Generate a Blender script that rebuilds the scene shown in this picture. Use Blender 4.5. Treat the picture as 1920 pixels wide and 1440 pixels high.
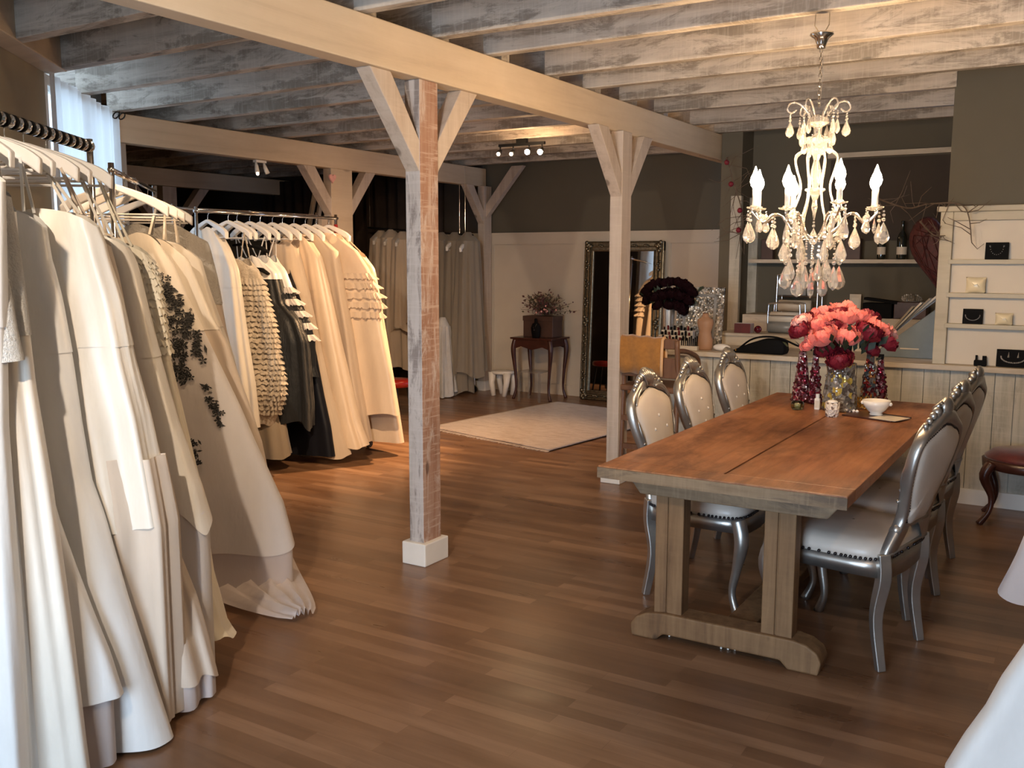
import bpy, bmesh, math, random
from mathutils import Vector, Matrix, noise
random.seed(7)
C = bpy.context.scene.collection
PI = math.pi
for o in list(bpy.data.objects): bpy.data.objects.remove(o)

# ------------------------------------------------------------------ camera
F = 1769.0; H = 1.55
yaw, pit, rol = math.radians(-31.53), math.radians(7.45), math.radians(0.12)
fw = Vector((math.sin(yaw)*math.cos(pit), math.cos(yaw)*math.cos(pit), -math.sin(pit)))
rt0 = Vector((math.cos(yaw), -math.sin(yaw), 0)); up0 = rt0.cross(fw)
rt = rt0*math.cos(rol)+up0*math.sin(rol); up = up0*math.cos(rol)-rt0*math.sin(rol)
cam = bpy.data.cameras.new('camera'); co = bpy.data.objects.new('camera', cam); C.objects.link(co)
cam.sensor_width = 36; cam.lens = F/1920*36; cam.clip_start = .05
mw = Matrix((( rt.x, up.x, -fw.x, 0), (rt.y, up.y, -fw.y, 0), (rt.z, up.z, -fw.z, H), (0,0,0,1)))
co.matrix_world = mw
bpy.context.scene.camera = co
def ray(x, y): return fw + rt*((x-960)/F) + up*((720-y)/F)
O = Vector((0,0,H))
def at_z(x, y, z): d = ray(x,y); return O + d*((z-H)/d.z)
def at_y(x, y, Y): d = ray(x,y); return O + d*(Y/d.y)
def at_x(x, y, X): d = ray(x,y); return O + d*(X/d.x)

# ------------------------------------------------------------------ world, exposure
vs = bpy.context.scene.view_settings
vs.view_transform = 'Standard'; vs.look = 'None'; vs.gamma = 1; vs.use_curve_mapping = False
vs.exposure = 2.2
w = bpy.data.worlds.new('world'); bpy.context.scene.world = w; w.use_nodes = True
w.node_tree.nodes['Background'].inputs[0].default_value = (.55,.7,1,1)
w.node_tree.nodes['Background'].inputs[1].default_value = .6

def area(name, loc, target, sx, sy, power, col):
    l = bpy.data.lights.new(name, 'AREA'); l.shape = 'RECTANGLE'; l.size = sx; l.size_y = sy
    l.energy = power; l.color = col
    o = bpy.data.objects.new(name, l); C.objects.link(o); o.location = loc
    o.rotation_euler = (Vector(target)-Vector(loc)).to_track_quat('-Z','Y').to_euler(); return o
def spot(name, loc, target, power, col, ang=60, r=.03):
    l = bpy.data.lights.new(name, 'SPOT'); l.energy = power; l.color = col
    l.spot_size = math.radians(ang); l.spot_blend = .8; l.shadow_soft_size = r
    o = bpy.data.objects.new(name, l); C.objects.link(o); o.location = loc
    o.rotation_euler = (Vector(target)-Vector(loc)).to_track_quat('-Z','Y').to_euler(); return o
def point(name, loc, power, col, r=.02):
    l = bpy.data.lights.new(name, 'POINT'); l.energy = power; l.color = col; l.shadow_soft_size = r
    o = bpy.data.objects.new(name, l); C.objects.link(o); o.location = loc; return o
# daylight through the shop window behind the camera and through the curtained window on the left
area('daylight_shop_window', (-1.2,-1.42,1.15), (-1.7,3,.4), 2.3, 1.5, 60, (.64,.81,1))
WA = Vector((-6.35,4.65,0)); WU = Vector((.648,-.761,0)); WN = Vector((.761,.648,0))   # left wall: corner, towards camera, into room
lw = WA+WU*.85-WN*.28
area('daylight_left_window', (lw.x,lw.y,1.9), (lw.x+WN.x,lw.y+WN.y,1.8), 1.5, 1.6, 1.2, (.6,.8,1))

# ------------------------------------------------------------------ materials
def ramp(nt, fac, stops, interp='LINEAR'):
    r = nt.nodes.new('ShaderNodeValToRGB'); r.color_ramp.interpolation = interp
    el = r.color_ramp.elements
    while len(el) < len(stops): el.new(.5)
    for e, (p, c) in zip(el, stops): e.position = p; e.color = (*c, 1) if len(c) == 3 else c
    nt.links.new(fac, r.inputs[0]); return r.outputs[0]
def base(name, rough=.5, metal=0, col=None, **kw):
    m = bpy.data.materials.new(name); m.use_nodes = True
    b = m.node_tree.nodes['Principled BSDF']
    b.inputs['Roughness'].default_value = rough; b.inputs['Metallic'].default_value = metal
    if col: b.inputs['Base Color'].default_value = (*col, 1)
    for k, v in kw.items(): b.inputs[k.replace('_',' ')].default_value = v
    return m, m.node_tree, b
def tex(nt, scale=(1,1,1), rot=(0,0,0), src='Object', loc=(0,0,0)):
    tc = nt.nodes.new('ShaderNodeTexCoord'); mp = nt.nodes.new('ShaderNodeMapping')
    mp.inputs['Scale'].default_value = scale; mp.inputs['Rotation'].default_value = rot; mp.inputs['Location'].default_value = loc
    nt.links.new(tc.outputs[src], mp.inputs[0]); return mp.outputs[0]
def nz(nt, vec, scale, detail=4, rough=.6, dist=0):
    n = nt.nodes.new('ShaderNodeTexNoise'); n.inputs['Scale'].default_value = scale
    n.inputs['Detail'].default_value = detail; n.inputs['Roughness'].default_value = rough; n.inputs['Distortion'].default_value = dist
    nt.links.new(vec, n.inputs['Vector']); return n.outputs[0]
def mix(nt, fac, a, b, mode='MIX'):
    m = nt.nodes.new('ShaderNodeMix'); m.data_type = 'RGBA'; m.blend_type = mode
    for i, v in ((0,fac),(6,a),(7,b)):
        if isinstance(v, (int,float)): m.inputs[i].default_value = v
        elif isinstance(v, tuple): m.inputs[i].default_value = (*v,1)
        else: nt.links.new(v, m.inputs[i])
    return m.outputs[2]
def bump(nt, b, h, strength=.3, dist=.01):
    n = nt.nodes.new('ShaderNodeBump'); n.inputs['Strength'].default_value = strength; n.inputs['Distance'].default_value = dist
    nt.links.new(h, n.inputs['Height']); nt.links.new(n.outputs[0], b.inputs['Normal'])
def plain(name, col, rough=.5, metal=0, var=.12, sc=6, **kw):
    m, nt, b = base(name, rough, metal, col, **kw)
    n = nz(nt, tex(nt), sc, 3)
    lo = tuple(c*(1-var) for c in col); hi = tuple(min(1,c*(1+var)) for c in col)
    nt.links.new(ramp(nt, n, [(.3,lo),(.7,hi)]), b.inputs['Base Color']); return m
def wood(name, axis, c0, c1, c2, rough=.6, sc=1, saw=0, patch=None, src='Object', pamt=(.5,.62)):
    """grain runs along axis; c0 dark streak, c1 body, c2 light; patch = bare/stain colour"""
    m, nt, b = base(name, rough)
    s = [14*sc]*3; s[axis] = .9*sc
    v = tex(nt, tuple(s), src=src)
    g = nz(nt, v, 1.6, 6, .65, .4)
    col = ramp(nt, g, [(.28,c0),(.46,c1),(.72,c2)])
    big = nz(nt, tex(nt, src=src), 2.2*sc, 5, .7)
    if patch:
        s2 = [7*sc]*3; s2[axis] = 1.6*sc
        p = nz(nt, tex(nt, tuple(s2), src=src), 1.3, 8, .75, .6)
        col = mix(nt, ramp(nt, p, [(pamt[0],(0,0,0)),(pamt[1],(1,1,1))]), col, patch)
    col = mix(nt, .35, col, ramp(nt, big, [(.3,c0),(.7,c2)]))
    if saw:
        s3 = [3*sc]*3; s3[axis] = 45*sc
        q = nz(nt, tex(nt, tuple(s3), src=src), 1, 3, .8)
        col = mix(nt, ramp(nt, q, [(.52,(0,0,0)),(.62,(saw,saw,saw))]), col, c2)
    kn = nt.nodes.new('ShaderNodeTexVoronoi'); kn.inputs['Scale'].default_value = 1
    s4 = [5.5*sc]*3; s4[axis] = 2.2*sc
    nt.links.new(tex(nt, tuple(s4), src=src), kn.inputs['Vector'])
    col = mix(nt, ramp(nt, kn.outputs['Distance'], [(.055,(.75,.75,.75)),(.1,(0,0,0))]), col, tuple(c*.45 for c in c0))
    nt.links.new(col, b.inputs['Base Color']); bump(nt, b, g, .25, .004); return m
M = {}
M['joist'] = wood('whitewashed_joist', 0, (.26,.22,.18), (.46,.40,.34), (.64,.58,.50), .75, 1, .22, (.15,.12,.092), 'Object', (.49,.575))
M['beam'] = wood('planed_pine_beam', 1, (.50,.38,.26), (.62,.49,.34), (.70,.57,.42), .6, .6)
M['beamx'] = wood('planed_pine_beam_cross', 0, (.42,.32,.22), (.52,.41,.29), (.6,.48,.35), .6, .6)
M['post'] = wood('weathered_post', 2, (.18,.08,.045), (.33,.155,.09), (.50,.36,.28), .75, 1, .8, (.60,.52,.47), 'Object', (.50,.58))
M['post_grey'] = wood('weathered_post_grey', 2, (.3,.26,.23), (.5,.45,.42), (.56,.52,.50), .75, 1, .3, (.13,.10,.09), 'Object', (.50,.57))
M['brace'] = wood('brace_wood', 2, (.34,.26,.20), (.50,.41,.33), (.62,.53,.45), .7, .8, .2)
M['plinth'] = plain('white_plinth', (.72,.68,.62), .5, 0, .04)
M['taupe'] = plain('taupe_wall', (.115,.100,.072), .85, 0, .05, 2)
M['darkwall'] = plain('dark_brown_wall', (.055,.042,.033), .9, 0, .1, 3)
M['cream'] = plain('cream_wainscot', (.60,.53,.43), .6, 0, .05, 2)
M['white'] = plain('white_paint', (.78,.75,.70), .5, 0, .03, 3)
M['panel'] = wood('whitewashed_panel', 2, (.28,.27,.22), (.48,.45,.38), (.60,.57,.49), .75, 1, .25, (.27,.24,.19), 'Object', (.5,.66))
M['counter'] = wood('whitewashed_counter', 0, (.34,.28,.21), (.54,.46,.36), (.64,.57,.46), .65, 1, 0, (.3,.24,.17), 'Object', (.56,.68))
M['shelfw'] = wood('distressed_cream_shelf', 0, (.36,.31,.22), (.47,.42,.32), (.54,.49,.38), .6, .6, 0, (.42,.35,.25), 'Object', (.62,.7))
M['tabletop'] = None
M['trestle'] = wood('grey_brown_trestle', 2, (.07,.031,.011), (.165,.086,.034), (.26,.15,.068), .7, 1.2, .1)
M['darkwood'] = plain('dark_mahogany', (.055,.018,.012), .3, 0, .3, 9)
M['barchair'] = wood('brown_chair_wood', 2, (.07,.028,.014), (.14,.06,.03), (.20,.10,.05), .5, 1)
M['silver'] = plain('silver_leaf_paint', (.46,.445,.42), .36, .88, .08, 14)
M['chrome'] = plain('chrome', (.8,.8,.8), .12, 1, .02)
M['blackmetal'] = plain('black_metal', (.02,.02,.02), .4, .6, .1)
M['black'] = plain('black_fabric', (.004,.004,.0045), .75, 0, .3, Specular_IOR_Level=.12)
M['leather'] = plain('cream_leather', (.58,.52,.46), .38, 0, .05, 5)
M['nail'] = plain('dark_nailheads', (.05,.045,.05), .3, .9, .2)
M['red'] = plain('red_velvet', (.10,.008,.007), .6, 0, .3, 12, Sheen_Weight=.4)
M['redplast'] = plain('red_lacquer', (.28,.014,.008), .3)
M['redglass'] = plain('deep_red_glass', (.09,.004,.012), .08, 0, .3, 30, Coat_Weight=.5)
M['ochre'] = plain('ochre_towel', (.34,.145,.03), .95, 0, .15, 40, Sheen_Weight=.5)
M['ochre_edge'] = plain('towel_edge', (.62,.38,.2), .95)
M['skin'] = plain('tan_mannequin_cloth', (.36,.19,.10), .6, 0, .05)
M['white_porc'] = plain('white_porcelain', (.78,.74,.68), .15, 0, .02)
M['gold'] = plain('gold_tinsel', (.75,.45,.09), .25, .9, .3, 60)
M['leafdark'] = plain('dark_leaf', (.02,.035,.02), .6, 0, .4, 20)
M['pinkflower'] = plain('coral_pink_petal', (.80,.20,.17), .6, 0, .18, 26, Sheen_Weight=.2)
M['redflower'] = plain('crimson_petal', (.17,.005,.018), .6, 0, .35, 26)
M['palepink'] = plain('pale_pink_petal', (.8,.42,.38), .6, 0, .1, 26)
M['maroonflower'] = plain('black_red_petal', (.010,.0015,.003), .8, 0, .4, 30, Specular_IOR_Level=.1)
M['dryflower'] = plain('dusty_plum_leaf', (.13,.05,.045), .7, 0, .4, 30)
M['drygreen'] = plain('dusty_green_leaf', (.10,.085,.045), .7, 0, .4, 30)
M['twig'] = plain('bare_twig', (.12,.085,.06), .8, 0, .3, 30)
M['boxteal'] = plain('slate_blue_card', (.16,.20,.23), .6)
M['paper'] = plain('paper', (.62,.55,.45), .6, 0, .06)
M['greyplastic'] = plain('grey_plastic', (.22,.22,.21), .35)
M['mirror'], _, _ = base('mirror_glass', .02, 1, (.75,.75,.75))
M['oldgold'] = plain('antique_silver_gold_frame', (.22,.19,.13), .32, .85, .4, 40)
M['bottle'] = plain('dark_bottle_glass', (.010,.012,.008), .06, 0, .2, 6, Coat_Weight=1)
M['wicker'] = plain('red_wicker', (.045,.004,.003), .7, 0, .5, 40)
M['felt'] = plain('plain_brown_carton', (.07,.035,.025), .5, 0, .2)
M['satinpillow'] = plain('ivory_satin', (.70,.60,.40), .28, .0, .06)
M['curtain'] = plain('dark_brown_curtain', (.045,.030,.024), .9, 0, .2)
M['hanger'] = plain('white_hanger', (.80,.78,.76), .35, 0, .02)
M['clearplastic'] = plain('smoked_acrylic', (.30,.27,.24), .1, 0, .05, 5, Alpha=.35)

def glass(name, col=(1,1,1), rough=.0, ior=1.5):
    m, nt, b = base(name, rough, 0, col); b.inputs['Transmission Weight'].default_value = 1; b.inputs['IOR'].default_value = ior; return m
M['crystal'] = glass('cut_crystal', (1,.97,.92), .04, 1.55); M['crystal'].node_tree.nodes['Principled BSDF'].inputs['Transmission Weight'].default_value = .86
M['glass'] = glass('clear_glass', (.95,.97,.97), .02, 1.45)
M['greenglass'] = glass('green_glass', (.45,.5,.3), .05)
def gems(name, cols, scale=60, rough=.12, metal=.5):
    m, nt, b = base(name, rough, metal)
    v = nt.nodes.new('ShaderNodeTexVoronoi'); v.inputs['Scale'].default_value = scale
    nt.links.new(tex(nt), v.inputs['Vector'])
    sp = nt.nodes.new('ShaderNodeSeparateColor'); nt.links.new(v.outputs['Color'], sp.inputs[0])
    n = len(cols)
    nt.links.new(ramp(nt, sp.outputs[0], [((i+.02)/n, c) for i, c in enumerate(cols)], 'CONSTANT'), b.inputs['Base Color'])
    bump(nt, b, v.outputs['Distance'], 1, .01); return m
M['gemred'] = gems('red_beaded_glass', [(.12,.01,.02),(.35,.03,.06),(.55,.4,.38),(.07,.01,.01),(.3,.12,.14),(.1,.02,.03)])
M['gemclear'] = gems('clear_beaded_glass', [(.3,.28,.25),(.15,.13,.11),(.6,.45,.1),(.22,.2,.17),(.4,.38,.35),(.12,.1,.09)], 45)
M['gemmix'] = gems('mixed_beaded_glass', [(.35,.03,.03),(.1,.02,.03),(.12,.18,.2),(.5,.2,.05),(.3,.28,.25),(.07,.05,.06)], 50)
M['gemsilver'] = gems('sparkling_mosaic_frame', [(.55,.5,.42),(.3,.27,.22),(.75,.7,.62),(.2,.18,.15),(.45,.4,.34)], 55)
M['dots'] = gems('dotted_ceramic', [(.7,.62,.55),(.7,.62,.55),(.15,.1,.09),(.7,.62,.55)], 75, .4, 0)

def cloth(name, col, rough=.45, sheen=.3, trans=.0, alpha=1, wr=.25, scale=9, fine=0, tint=None):
    m, nt, b = base(name, rough, 0, col)
    b.inputs['Sheen Weight'].default_value = sheen; b.inputs['Alpha'].default_value = alpha
    n = nz(nt, tex(nt, (1,1,.35)), scale, 4, .6)
    c2 = tint or tuple(c*.9 for c in col)
    nt.links.new(ramp(nt, n, [(.3,c2),(.65,col)]), b.inputs['Base Color'])
    if fine: n = nz(nt, tex(nt), fine, 5, .7)
    bump(nt, b, n, wr, .02)
    if trans:
        out = nt.nodes['Material Output']; t = nt.nodes.new('ShaderNodeBsdfTranslucent'); t.inputs[0].default_value = (*col,1)
        mx = nt.nodes.new('ShaderNodeMixShader'); mx.inputs[0].default_value = trans
        nt.links.new(b.outputs[0], mx.inputs[1]); nt.links.new(t.outputs[0], mx.inputs[2]); nt.links.new(mx.outputs[0], out.inputs[0])
    return m
M['satin_white'] = cloth('white_satin', (.74,.73,.71), .36, .2)
M['satin_ivory'] = cloth('ivory_satin_cloth', (.72,.67,.59), .38, .2)
M['champagne'] = cloth('champagne_tulle', (.70,.60,.50), .7, .4, .2)
M['tulle'] = cloth('white_tulle', (.78,.74,.72), .8, .5, .25, .9)
M['lilac_tulle'] = cloth('pale_lilac_tulle', (.72,.64,.62), .8, .5, .25, .85)
M['cream_silk'] = cloth('cream_ruched_silk', (.80,.73,.58), .45, .3, 0, 1, .5, 5)
M['lace'] = cloth('white_lace', (.78,.76,.72), .7, .3, 0, 1, .9, 9, 90, (.55,.53,.49))
M['feather'] = cloth('ivory_ruffled_organza', (.72,.63,.50), .85, .5, .1, 1, 1, 9, 45, (.42,.35,.27))
M['peach'] = cloth('peach_satin', (.70,.55,.40), .4, .3)
M['peach_tulle'] = cloth('peach_tulle', (.72,.58,.44), .7, .4, .25)
M['navy'] = cloth('navy_satin', (.006,.007,.012), .45, .2)
M['charcoal'] = cloth('charcoal_taffeta', (.018,.020,.023), .45, .3, 0, 1, .9, 12)
M['blacklace'] = plain('black_lace_applique', (.03,.03,.03), .7, 0, .4, 60)
for k_ in ('navy','charcoal'): M[k_].node_tree.nodes['Principled BSDF'].inputs['Specular IOR Level'].default_value = .2; M[k_].node_tree.nodes['Principled BSDF'].inputs['Sheen Weight'].default_value = .05
M['lining'] = cloth('taupe_lining', (.28,.23,.17), .6, .2)
M['sheer'] = cloth('sheer_white_curtain', (.9,.91,.93), .8, .1, .8, 1, .2, 4)
M['veil'] = cloth('veil_tulle', (.42,.37,.30), .8, .4, .3, .7)
M['rug'] = None

def mat_tabletop():
    m, nt, b = base('worn_orange_brown_tabletop', .38)
    g = nz(nt, tex(nt, (12,1,12)), 1.8, 7, .7, .5)
    col = ramp(nt, g, [(.28,(.15,.055,.022)),(.5,(.33,.135,.055)),(.74,(.46,.21,.09))])
    p = nz(nt, tex(nt, (3,1.4,3)), 1.6, 6, .65, .3)
    col = mix(nt, ramp(nt, p, [(.5,(0,0,0)),(.66,(.8,.8,.8))]), col, (.12,.042,.02))
    nt.links.new(col, b.inputs['Base Color']); bump(nt, b, g, .15, .003)
    nt.links.new(ramp(nt, p, [(.3,(.3,.3,.3)),(.7,(.5,.5,.5))]), b.inputs['Roughness']); return m
M['tabletop'] = mat_tabletop()
M['tableedge'] = wood('worn_table_edge', 0, (.07,.038,.018), (.18,.115,.06), (.28,.195,.115), .7, 1.2, .3, (.07,.045,.03))
def mat_floor():
    m, nt, b = base('brown_laminate_floor', .34)
    v = tex(nt)
    br = nt.nodes.new('ShaderNodeTexBrick'); nt.links.new(v, br.inputs['Vector'])
    br.inputs['Scale'].default_value = 1; br.inputs['Brick Width'].default_value = .62; br.inputs['Row Height'].default_value = .066
    br.inputs['Mortar Size'].default_value = .0008; br.inputs['Mortar Smooth'].default_value = .1; br.inputs['Bias'].default_value = 0
    br.offset = .37; br.inputs['Color1'].default_value = (0,0,0,1); br.inputs['Color2'].default_value = (1,1,1,1); br.inputs['Mortar'].default_value = (.25,.25,.25,1)
    g = nz(nt, tex(nt, (1.3,22,1)), 1.5, 6, .65, .3)
    g2 = nz(nt, tex(nt, (.8,5,1)), 1.1, 4, .6, .5)
    tone = mix(nt, .55, mix(nt, .5, br.outputs[0], g), g2)
    col = ramp(nt, tone, [(.24,(.115,.055,.027)),(.48,(.20,.104,.054)),(.72,(.34,.195,.112))])
    nt.links.new(col, b.inputs['Base Color'])
    nt.links.new(ramp(nt, g2, [(.3,(.26,.26,.26)),(.7,(.42,.42,.42))]), b.inputs['Roughness'])
    bump(nt, b, g, .06, .002); return m
M['floor'] = mat_floor()
def mat_rug():
    m, nt, b = base('pale_pink_beige_rug', .95)
    a = nz(nt, tex(nt, (2,9,1)), 3, 8, .8, .8)
    nt.links.new(ramp(nt, a, [(.38,(.38,.29,.23)),(.52,(.54,.45,.39)),(.7,(.60,.52,.46))]), b.inputs['Base Color'])
    bump(nt, b, nz(nt, tex(nt), 90, 3), .6, .01); b.inputs['Sheen Weight'].default_value = .3; return m
M['rug'] = mat_rug()
def emit(name, col, s):
    m, nt, b = base(name, .5, 0, col); b.inputs['Emission Color'].default_value = (*col,1); b.inputs['Emission Strength'].default_value = s; return m
M['flame'] = emit('lit_candle_bulb', (1,.68,.38), 84)
M['spotbulb'] = emit('lit_spot_bulb', (1,.72,.42), 40)
M['spotdim'] = emit('dim_spot_bulb', (1,.80,.6), 2.5)
M['daylit'] = emit('daylight_panel_glow', (.62,.80,1), .5)

# ------------------------------------------------------------------ mesh helpers
class MB:
    def __init__(s): s.v = []; s.f = []; s.m = []; s.mi = 0
    def add(s, vs, fs):
        n = len(s.v); s.v += [tuple(v) for v in vs]; s.f += [tuple(i+n for i in f) for f in fs]; s.m += [s.mi]*len(fs); return s
    def box(s, a, b, mtx=None):
        (x0,y0,z0),(x1,y1,z1) = a, b
        vs = [Vector(p) for p in ((x0,y0,z0),(x1,y0,z0),(x1,y1,z0),(x0,y1,z0),(x0,y0,z1),(x1,y0,z1),(x1,y1,z1),(x0,y1,z1))]
        if mtx: vs = [mtx @ v for v in vs]
        return s.add(vs, [(0,3,2,1),(4,5,6,7),(0,1,5,4),(1,2,6,5),(2,3,7,6),(3,0,4,7)])
    def bar(s, p, q, w, h, upv=(0,0,1)):
        p, q = Vector(p), Vector(q); d = (q-p).normalized(); u = Vector(upv)
        a = d.cross(u).normalized(); b2 = a.cross(d).normalized()
        vs = [c+a*(sx*w/2)+b2*(sz*h/2) for c in (p,q) for sx, sz in ((-1,-1),(1,-1),(1,1),(-1,1))]
        return s.add(vs, [(0,3,2,1),(4,5,6,7),(0,1,5,4),(1,2,6,5),(2,3,7,6),(3,0,4,7)])
    def tube(s, pts, r, n=8, cap=True, flat=1):
        pts = [Vector(p) for p in pts]; k = len(pts)
        rs = r if isinstance(r, (list,tuple)) else [r]*k
        vs = []; prev = None
        for i, p in enumerate(pts):
            t = (pts[min(i+1,k-1)]-pts[max(i-1,0)]).normalized()
            if prev is None:
                a = Vector((0,0,1)) if abs(t.z) < .9 else Vector((1,0,0))
                prev = a.cross(t).normalized()
            a = (prev-t*prev.dot(t)).normalized(); prev = a; b2 = t.cross(a)
            for j in range(n):
                an = 2*PI*j/n; vs.append(p+a*math.cos(an)*rs[i]+b2*math.sin(an)*rs[i]*flat)
        fs = [(i*n+j, i*n+(j+1)%n, (i+1)*n+(j+1)%n, (i+1)*n+j) for i in range(k-1) for j in range(n)]
        if cap: fs += [tuple(reversed(range(n))), tuple((k-1)*n+j for j in range(n))]
        return s.add(vs, fs)
    def lathe(s, prof, c=(0,0,0), n=20, cap=True, sx=1, sy=1):
        c = Vector(c); k = len(prof)
        vs = [c+Vector((r*math.cos(2*PI*j/n)*sx, r*math.sin(2*PI*j/n)*sy, z)) for r, z in prof for j in range(n)]
        fs = [(i*n+j, i*n+(j+1)%n, (i+1)*n+(j+1)%n, (i+1)*n+j) for i in range(k-1) for j in range(n)]
        if cap: fs += [tuple(reversed(range(n))), tuple((k-1)*n+j for j in range(n))]
        return s.add(vs, fs)
    def ball(s, c, r, n=10, m=7, sc=(1,1,1)):
        return s.lathe([(r*max(.02,math.sin(PI*i/m))*1, -r*math.cos(PI*i/m)*sc[2]) for i in range(m+1)], c, n, True, sc[0], sc[1])
    def prism(s, out, o, u, v, t):
        """outline (a,b) in plane o + a*u + b*v, thickness vector t"""
        o, u, v, t = Vector(o), Vector(u), Vector(v), Vector(t); n = len(out)
        vs = [o+u*a+v*b-t/2 for a, b in out]+[o+u*a+v*b+t/2 for a, b in out]
        return s.add(vs, [tuple(reversed(range(n))), tuple(range(n,2*n))]+[(i,(i+1)%n,n+(i+1)%n,n+i) for i in range(n)])
    def build(s, name, mat, parent=None, smooth=False, bevel=0, sub=0, wn=False):
        me = bpy.data.meshes.new(name); me.from_pydata(s.v, [], s.f)
        for m in (mat if isinstance(mat, list) else [mat]): me.materials.append(M[m] if isinstance(m, str) else m)
        me.polygons.foreach_set('material_index', s.m)
        bm = bmesh.new(); bm.from_mesh(me); bmesh.ops.recalc_face_normals(bm, faces=bm.faces); bm.to_mesh(me); bm.free()
        if smooth: me.polygons.foreach_set('use_smooth', [True]*len(me.polygons))
        o = bpy.data.objects.new(name, me); C.objects.link(o)
        if parent: o.parent = parent
        if bevel:
            md = o.modifiers.new('bevel','BEVEL'); md.width = bevel; md.segments = 2; md.limit_method = 'ANGLE'; md.angle_limit = .6
        if sub:
            md = o.modifiers.new('sub','SUBSURF'); md.levels = sub; md.render_levels = sub
        return o
def box(a, b, mtx=None): return MB().box(a, b, mtx)
def thing(name, label, cat, loc=(0,0,0), rz=0, group=None):
    o = bpy.data.objects.new(name, None); C.objects.link(o); o.empty_display_size = .1
    o.location = loc; o.rotation_euler = (0,0,rz); o['label'] = label; o['category'] = cat
    if group: o['group'] = group
    return o
def tag(o, label, cat, group=None):
    o['label'] = label; o['category'] = cat
    if group: o['group'] = group
    return o
def struct(o): o['kind'] = 'structure'; return o
def dup(root, loc, rz, label, group=None):
    r = root.copy(); C.objects.link(r); r.location = loc; r.rotation_euler = (0,0,rz); r['label'] = label
    if group: r['group'] = group
    for ch in list(root.children):
        c = ch.copy(); C.objects.link(c); c.parent = r
        for g in list(ch.children):
            d = g.copy(); C.objects.link(d); d.parent = c
    return r
def origin(o, p):
    p = Vector(p); o.data.transform(Matrix.Translation(-p)); o.location = p; return o
NTH = ['first','second','third','fourth','fifth','sixth','seventh','eighth','ninth','tenth','eleventh','twelfth','thirteenth','fourteenth','fifteenth','sixteenth']

# ================================================================== SETTING
struct(box((-13,-1.6,-.1),(2.2,13,0)).build('floor','floor'))
struct(box((-13,-1.6,2.84),(2.2,13,2.92)).build('ceiling','joist'))
# back wall, with cream wainscot
BY = 9.6
struct(box((-13,BY+.02,0),(-2.2,BY+.15,2.84)).build('wall_back','taupe'))
struct(box((-13,BY-.005,1.86),(-6.32,BY+.02,2.84)).build('trim_1','darkwall'))
wn = MB()
wn.box((-7.9,BY,0),(-2.6,BY+.02,1.74)); wn.box((-7.9,BY-.025,1.74),(-2.6,BY+.02,1.865)); wn.box((-7.9,BY-.035,1.85),(-2.6,BY+.02,1.875))
wn.box((-7.9,BY-.02,0),(-2.6,BY,.12))
for x in (-7.5,-6.2,-4.98,-3.95): wn.box((x-.06,BY-.012,.12),(x+.06,BY,1.74))
struct(wn.build('trim_2','cream'))
# far-left room shell
struct(box((-13.1,-1.6,0),(-13,13,2.84)).build('wall_far_left','darkwall'))
# diagonal left wall, with a curtained window
def wl(t, z, off=0): p = WA+WU*t+WN*off; return Vector((p.x,p.y,z))
def wslab(mb, t0, t1, z0, z1, o0=-.12, o1=0):
    vs = [wl(t,z,o) for z in (z0,z1) for t, o in ((t0,o0),(t1,o0),(t1,o1),(t0,o1))]
    mb.add(vs, [(0,3,2,1),(4,5,6,7),(0,1,5,4),(1,2,6,5),(2,3,7,6),(3,0,4,7)])
m = MB(); wslab(m, 1.62, 7.6, 0, 2.84); wslab(m, .12, 1.62, 0, .9)
M['taupe_lit'] = plain('taupe_wall_lit', (.36,.31,.22), .85, 0, .05, 2)  # same taupe paint, lightened to carry the warm light on this wall
struct(m.build('wall_left','taupe_lit'))
m = MB(); wslab(m, .0, .12, 0, 2.63); struct(m.build('trim_3','white'))
m = MB(); wslab(m,.12,1.62,.9,.96,-.1,.0); wslab(m,.12,1.62,2.57,2.63,-.1,0); wslab(m,.12,.17,.96,2.57,-.1,0); wslab(m,1.57,1.62,.96,2.57,-.1,0); wslab(m,.84,.89,.96,2.57,-.1,-.04)
wf = struct(m.build('window_1','white'))
m = MB(); wslab(m,.17,1.57,.96,2.57,-.07,-.06); m.build('pane','glass',wf)
m = MB(); wslab(m, -.1, 2.2, .3, 2.9, -.45, -.43); struct(m.build('daylight_panel','daylit'))  # glowing panel added outside the glass, stands in for daylight
struct(box((-13,4.5,0),(-6.44,4.6,2.84)).build('wall_left_return','darkwall'))
# right wall: upper part over the jewellery shelves
struct(box((-.83,6.66,.9),(2.2,6.8,2.84)).build('wall_right','taupe'))
struct(box((1.9,-1.6,0),(2.0,6.8,2.84)).build('wall_side','taupe'))
# rear wall with the shop window behind the camera
m = MB(); m.box((-4,-1.6,0),(2.2,-1.5,.35)); m.box((-4,-1.6,2.1),(2.2,-1.5,2.84)); m.box((-4,-1.6,.35),(-2.5,-1.5,2.1)); m.box((.1,-1.6,.35),(2.2,-1.5,2.1))
struct(m.build('wall_rear','taupe'))
m = MB()
for a in ((-2.5,.35,.1,.41),(-2.5,2.04,.1,2.1),(-2.5,.41,-2.44,2.04),(.04,.41,.1,2.04),(-1.23,.41,-1.17,2.04)): m.box((a[0],-1.58,a[1]),(a[2],-1.52,a[3]))
wf = struct(m.build('window_3','white')); box((-2.44,-1.556,.41),(.04,-1.55,2.04)).build('pane','glass',wf)
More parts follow.
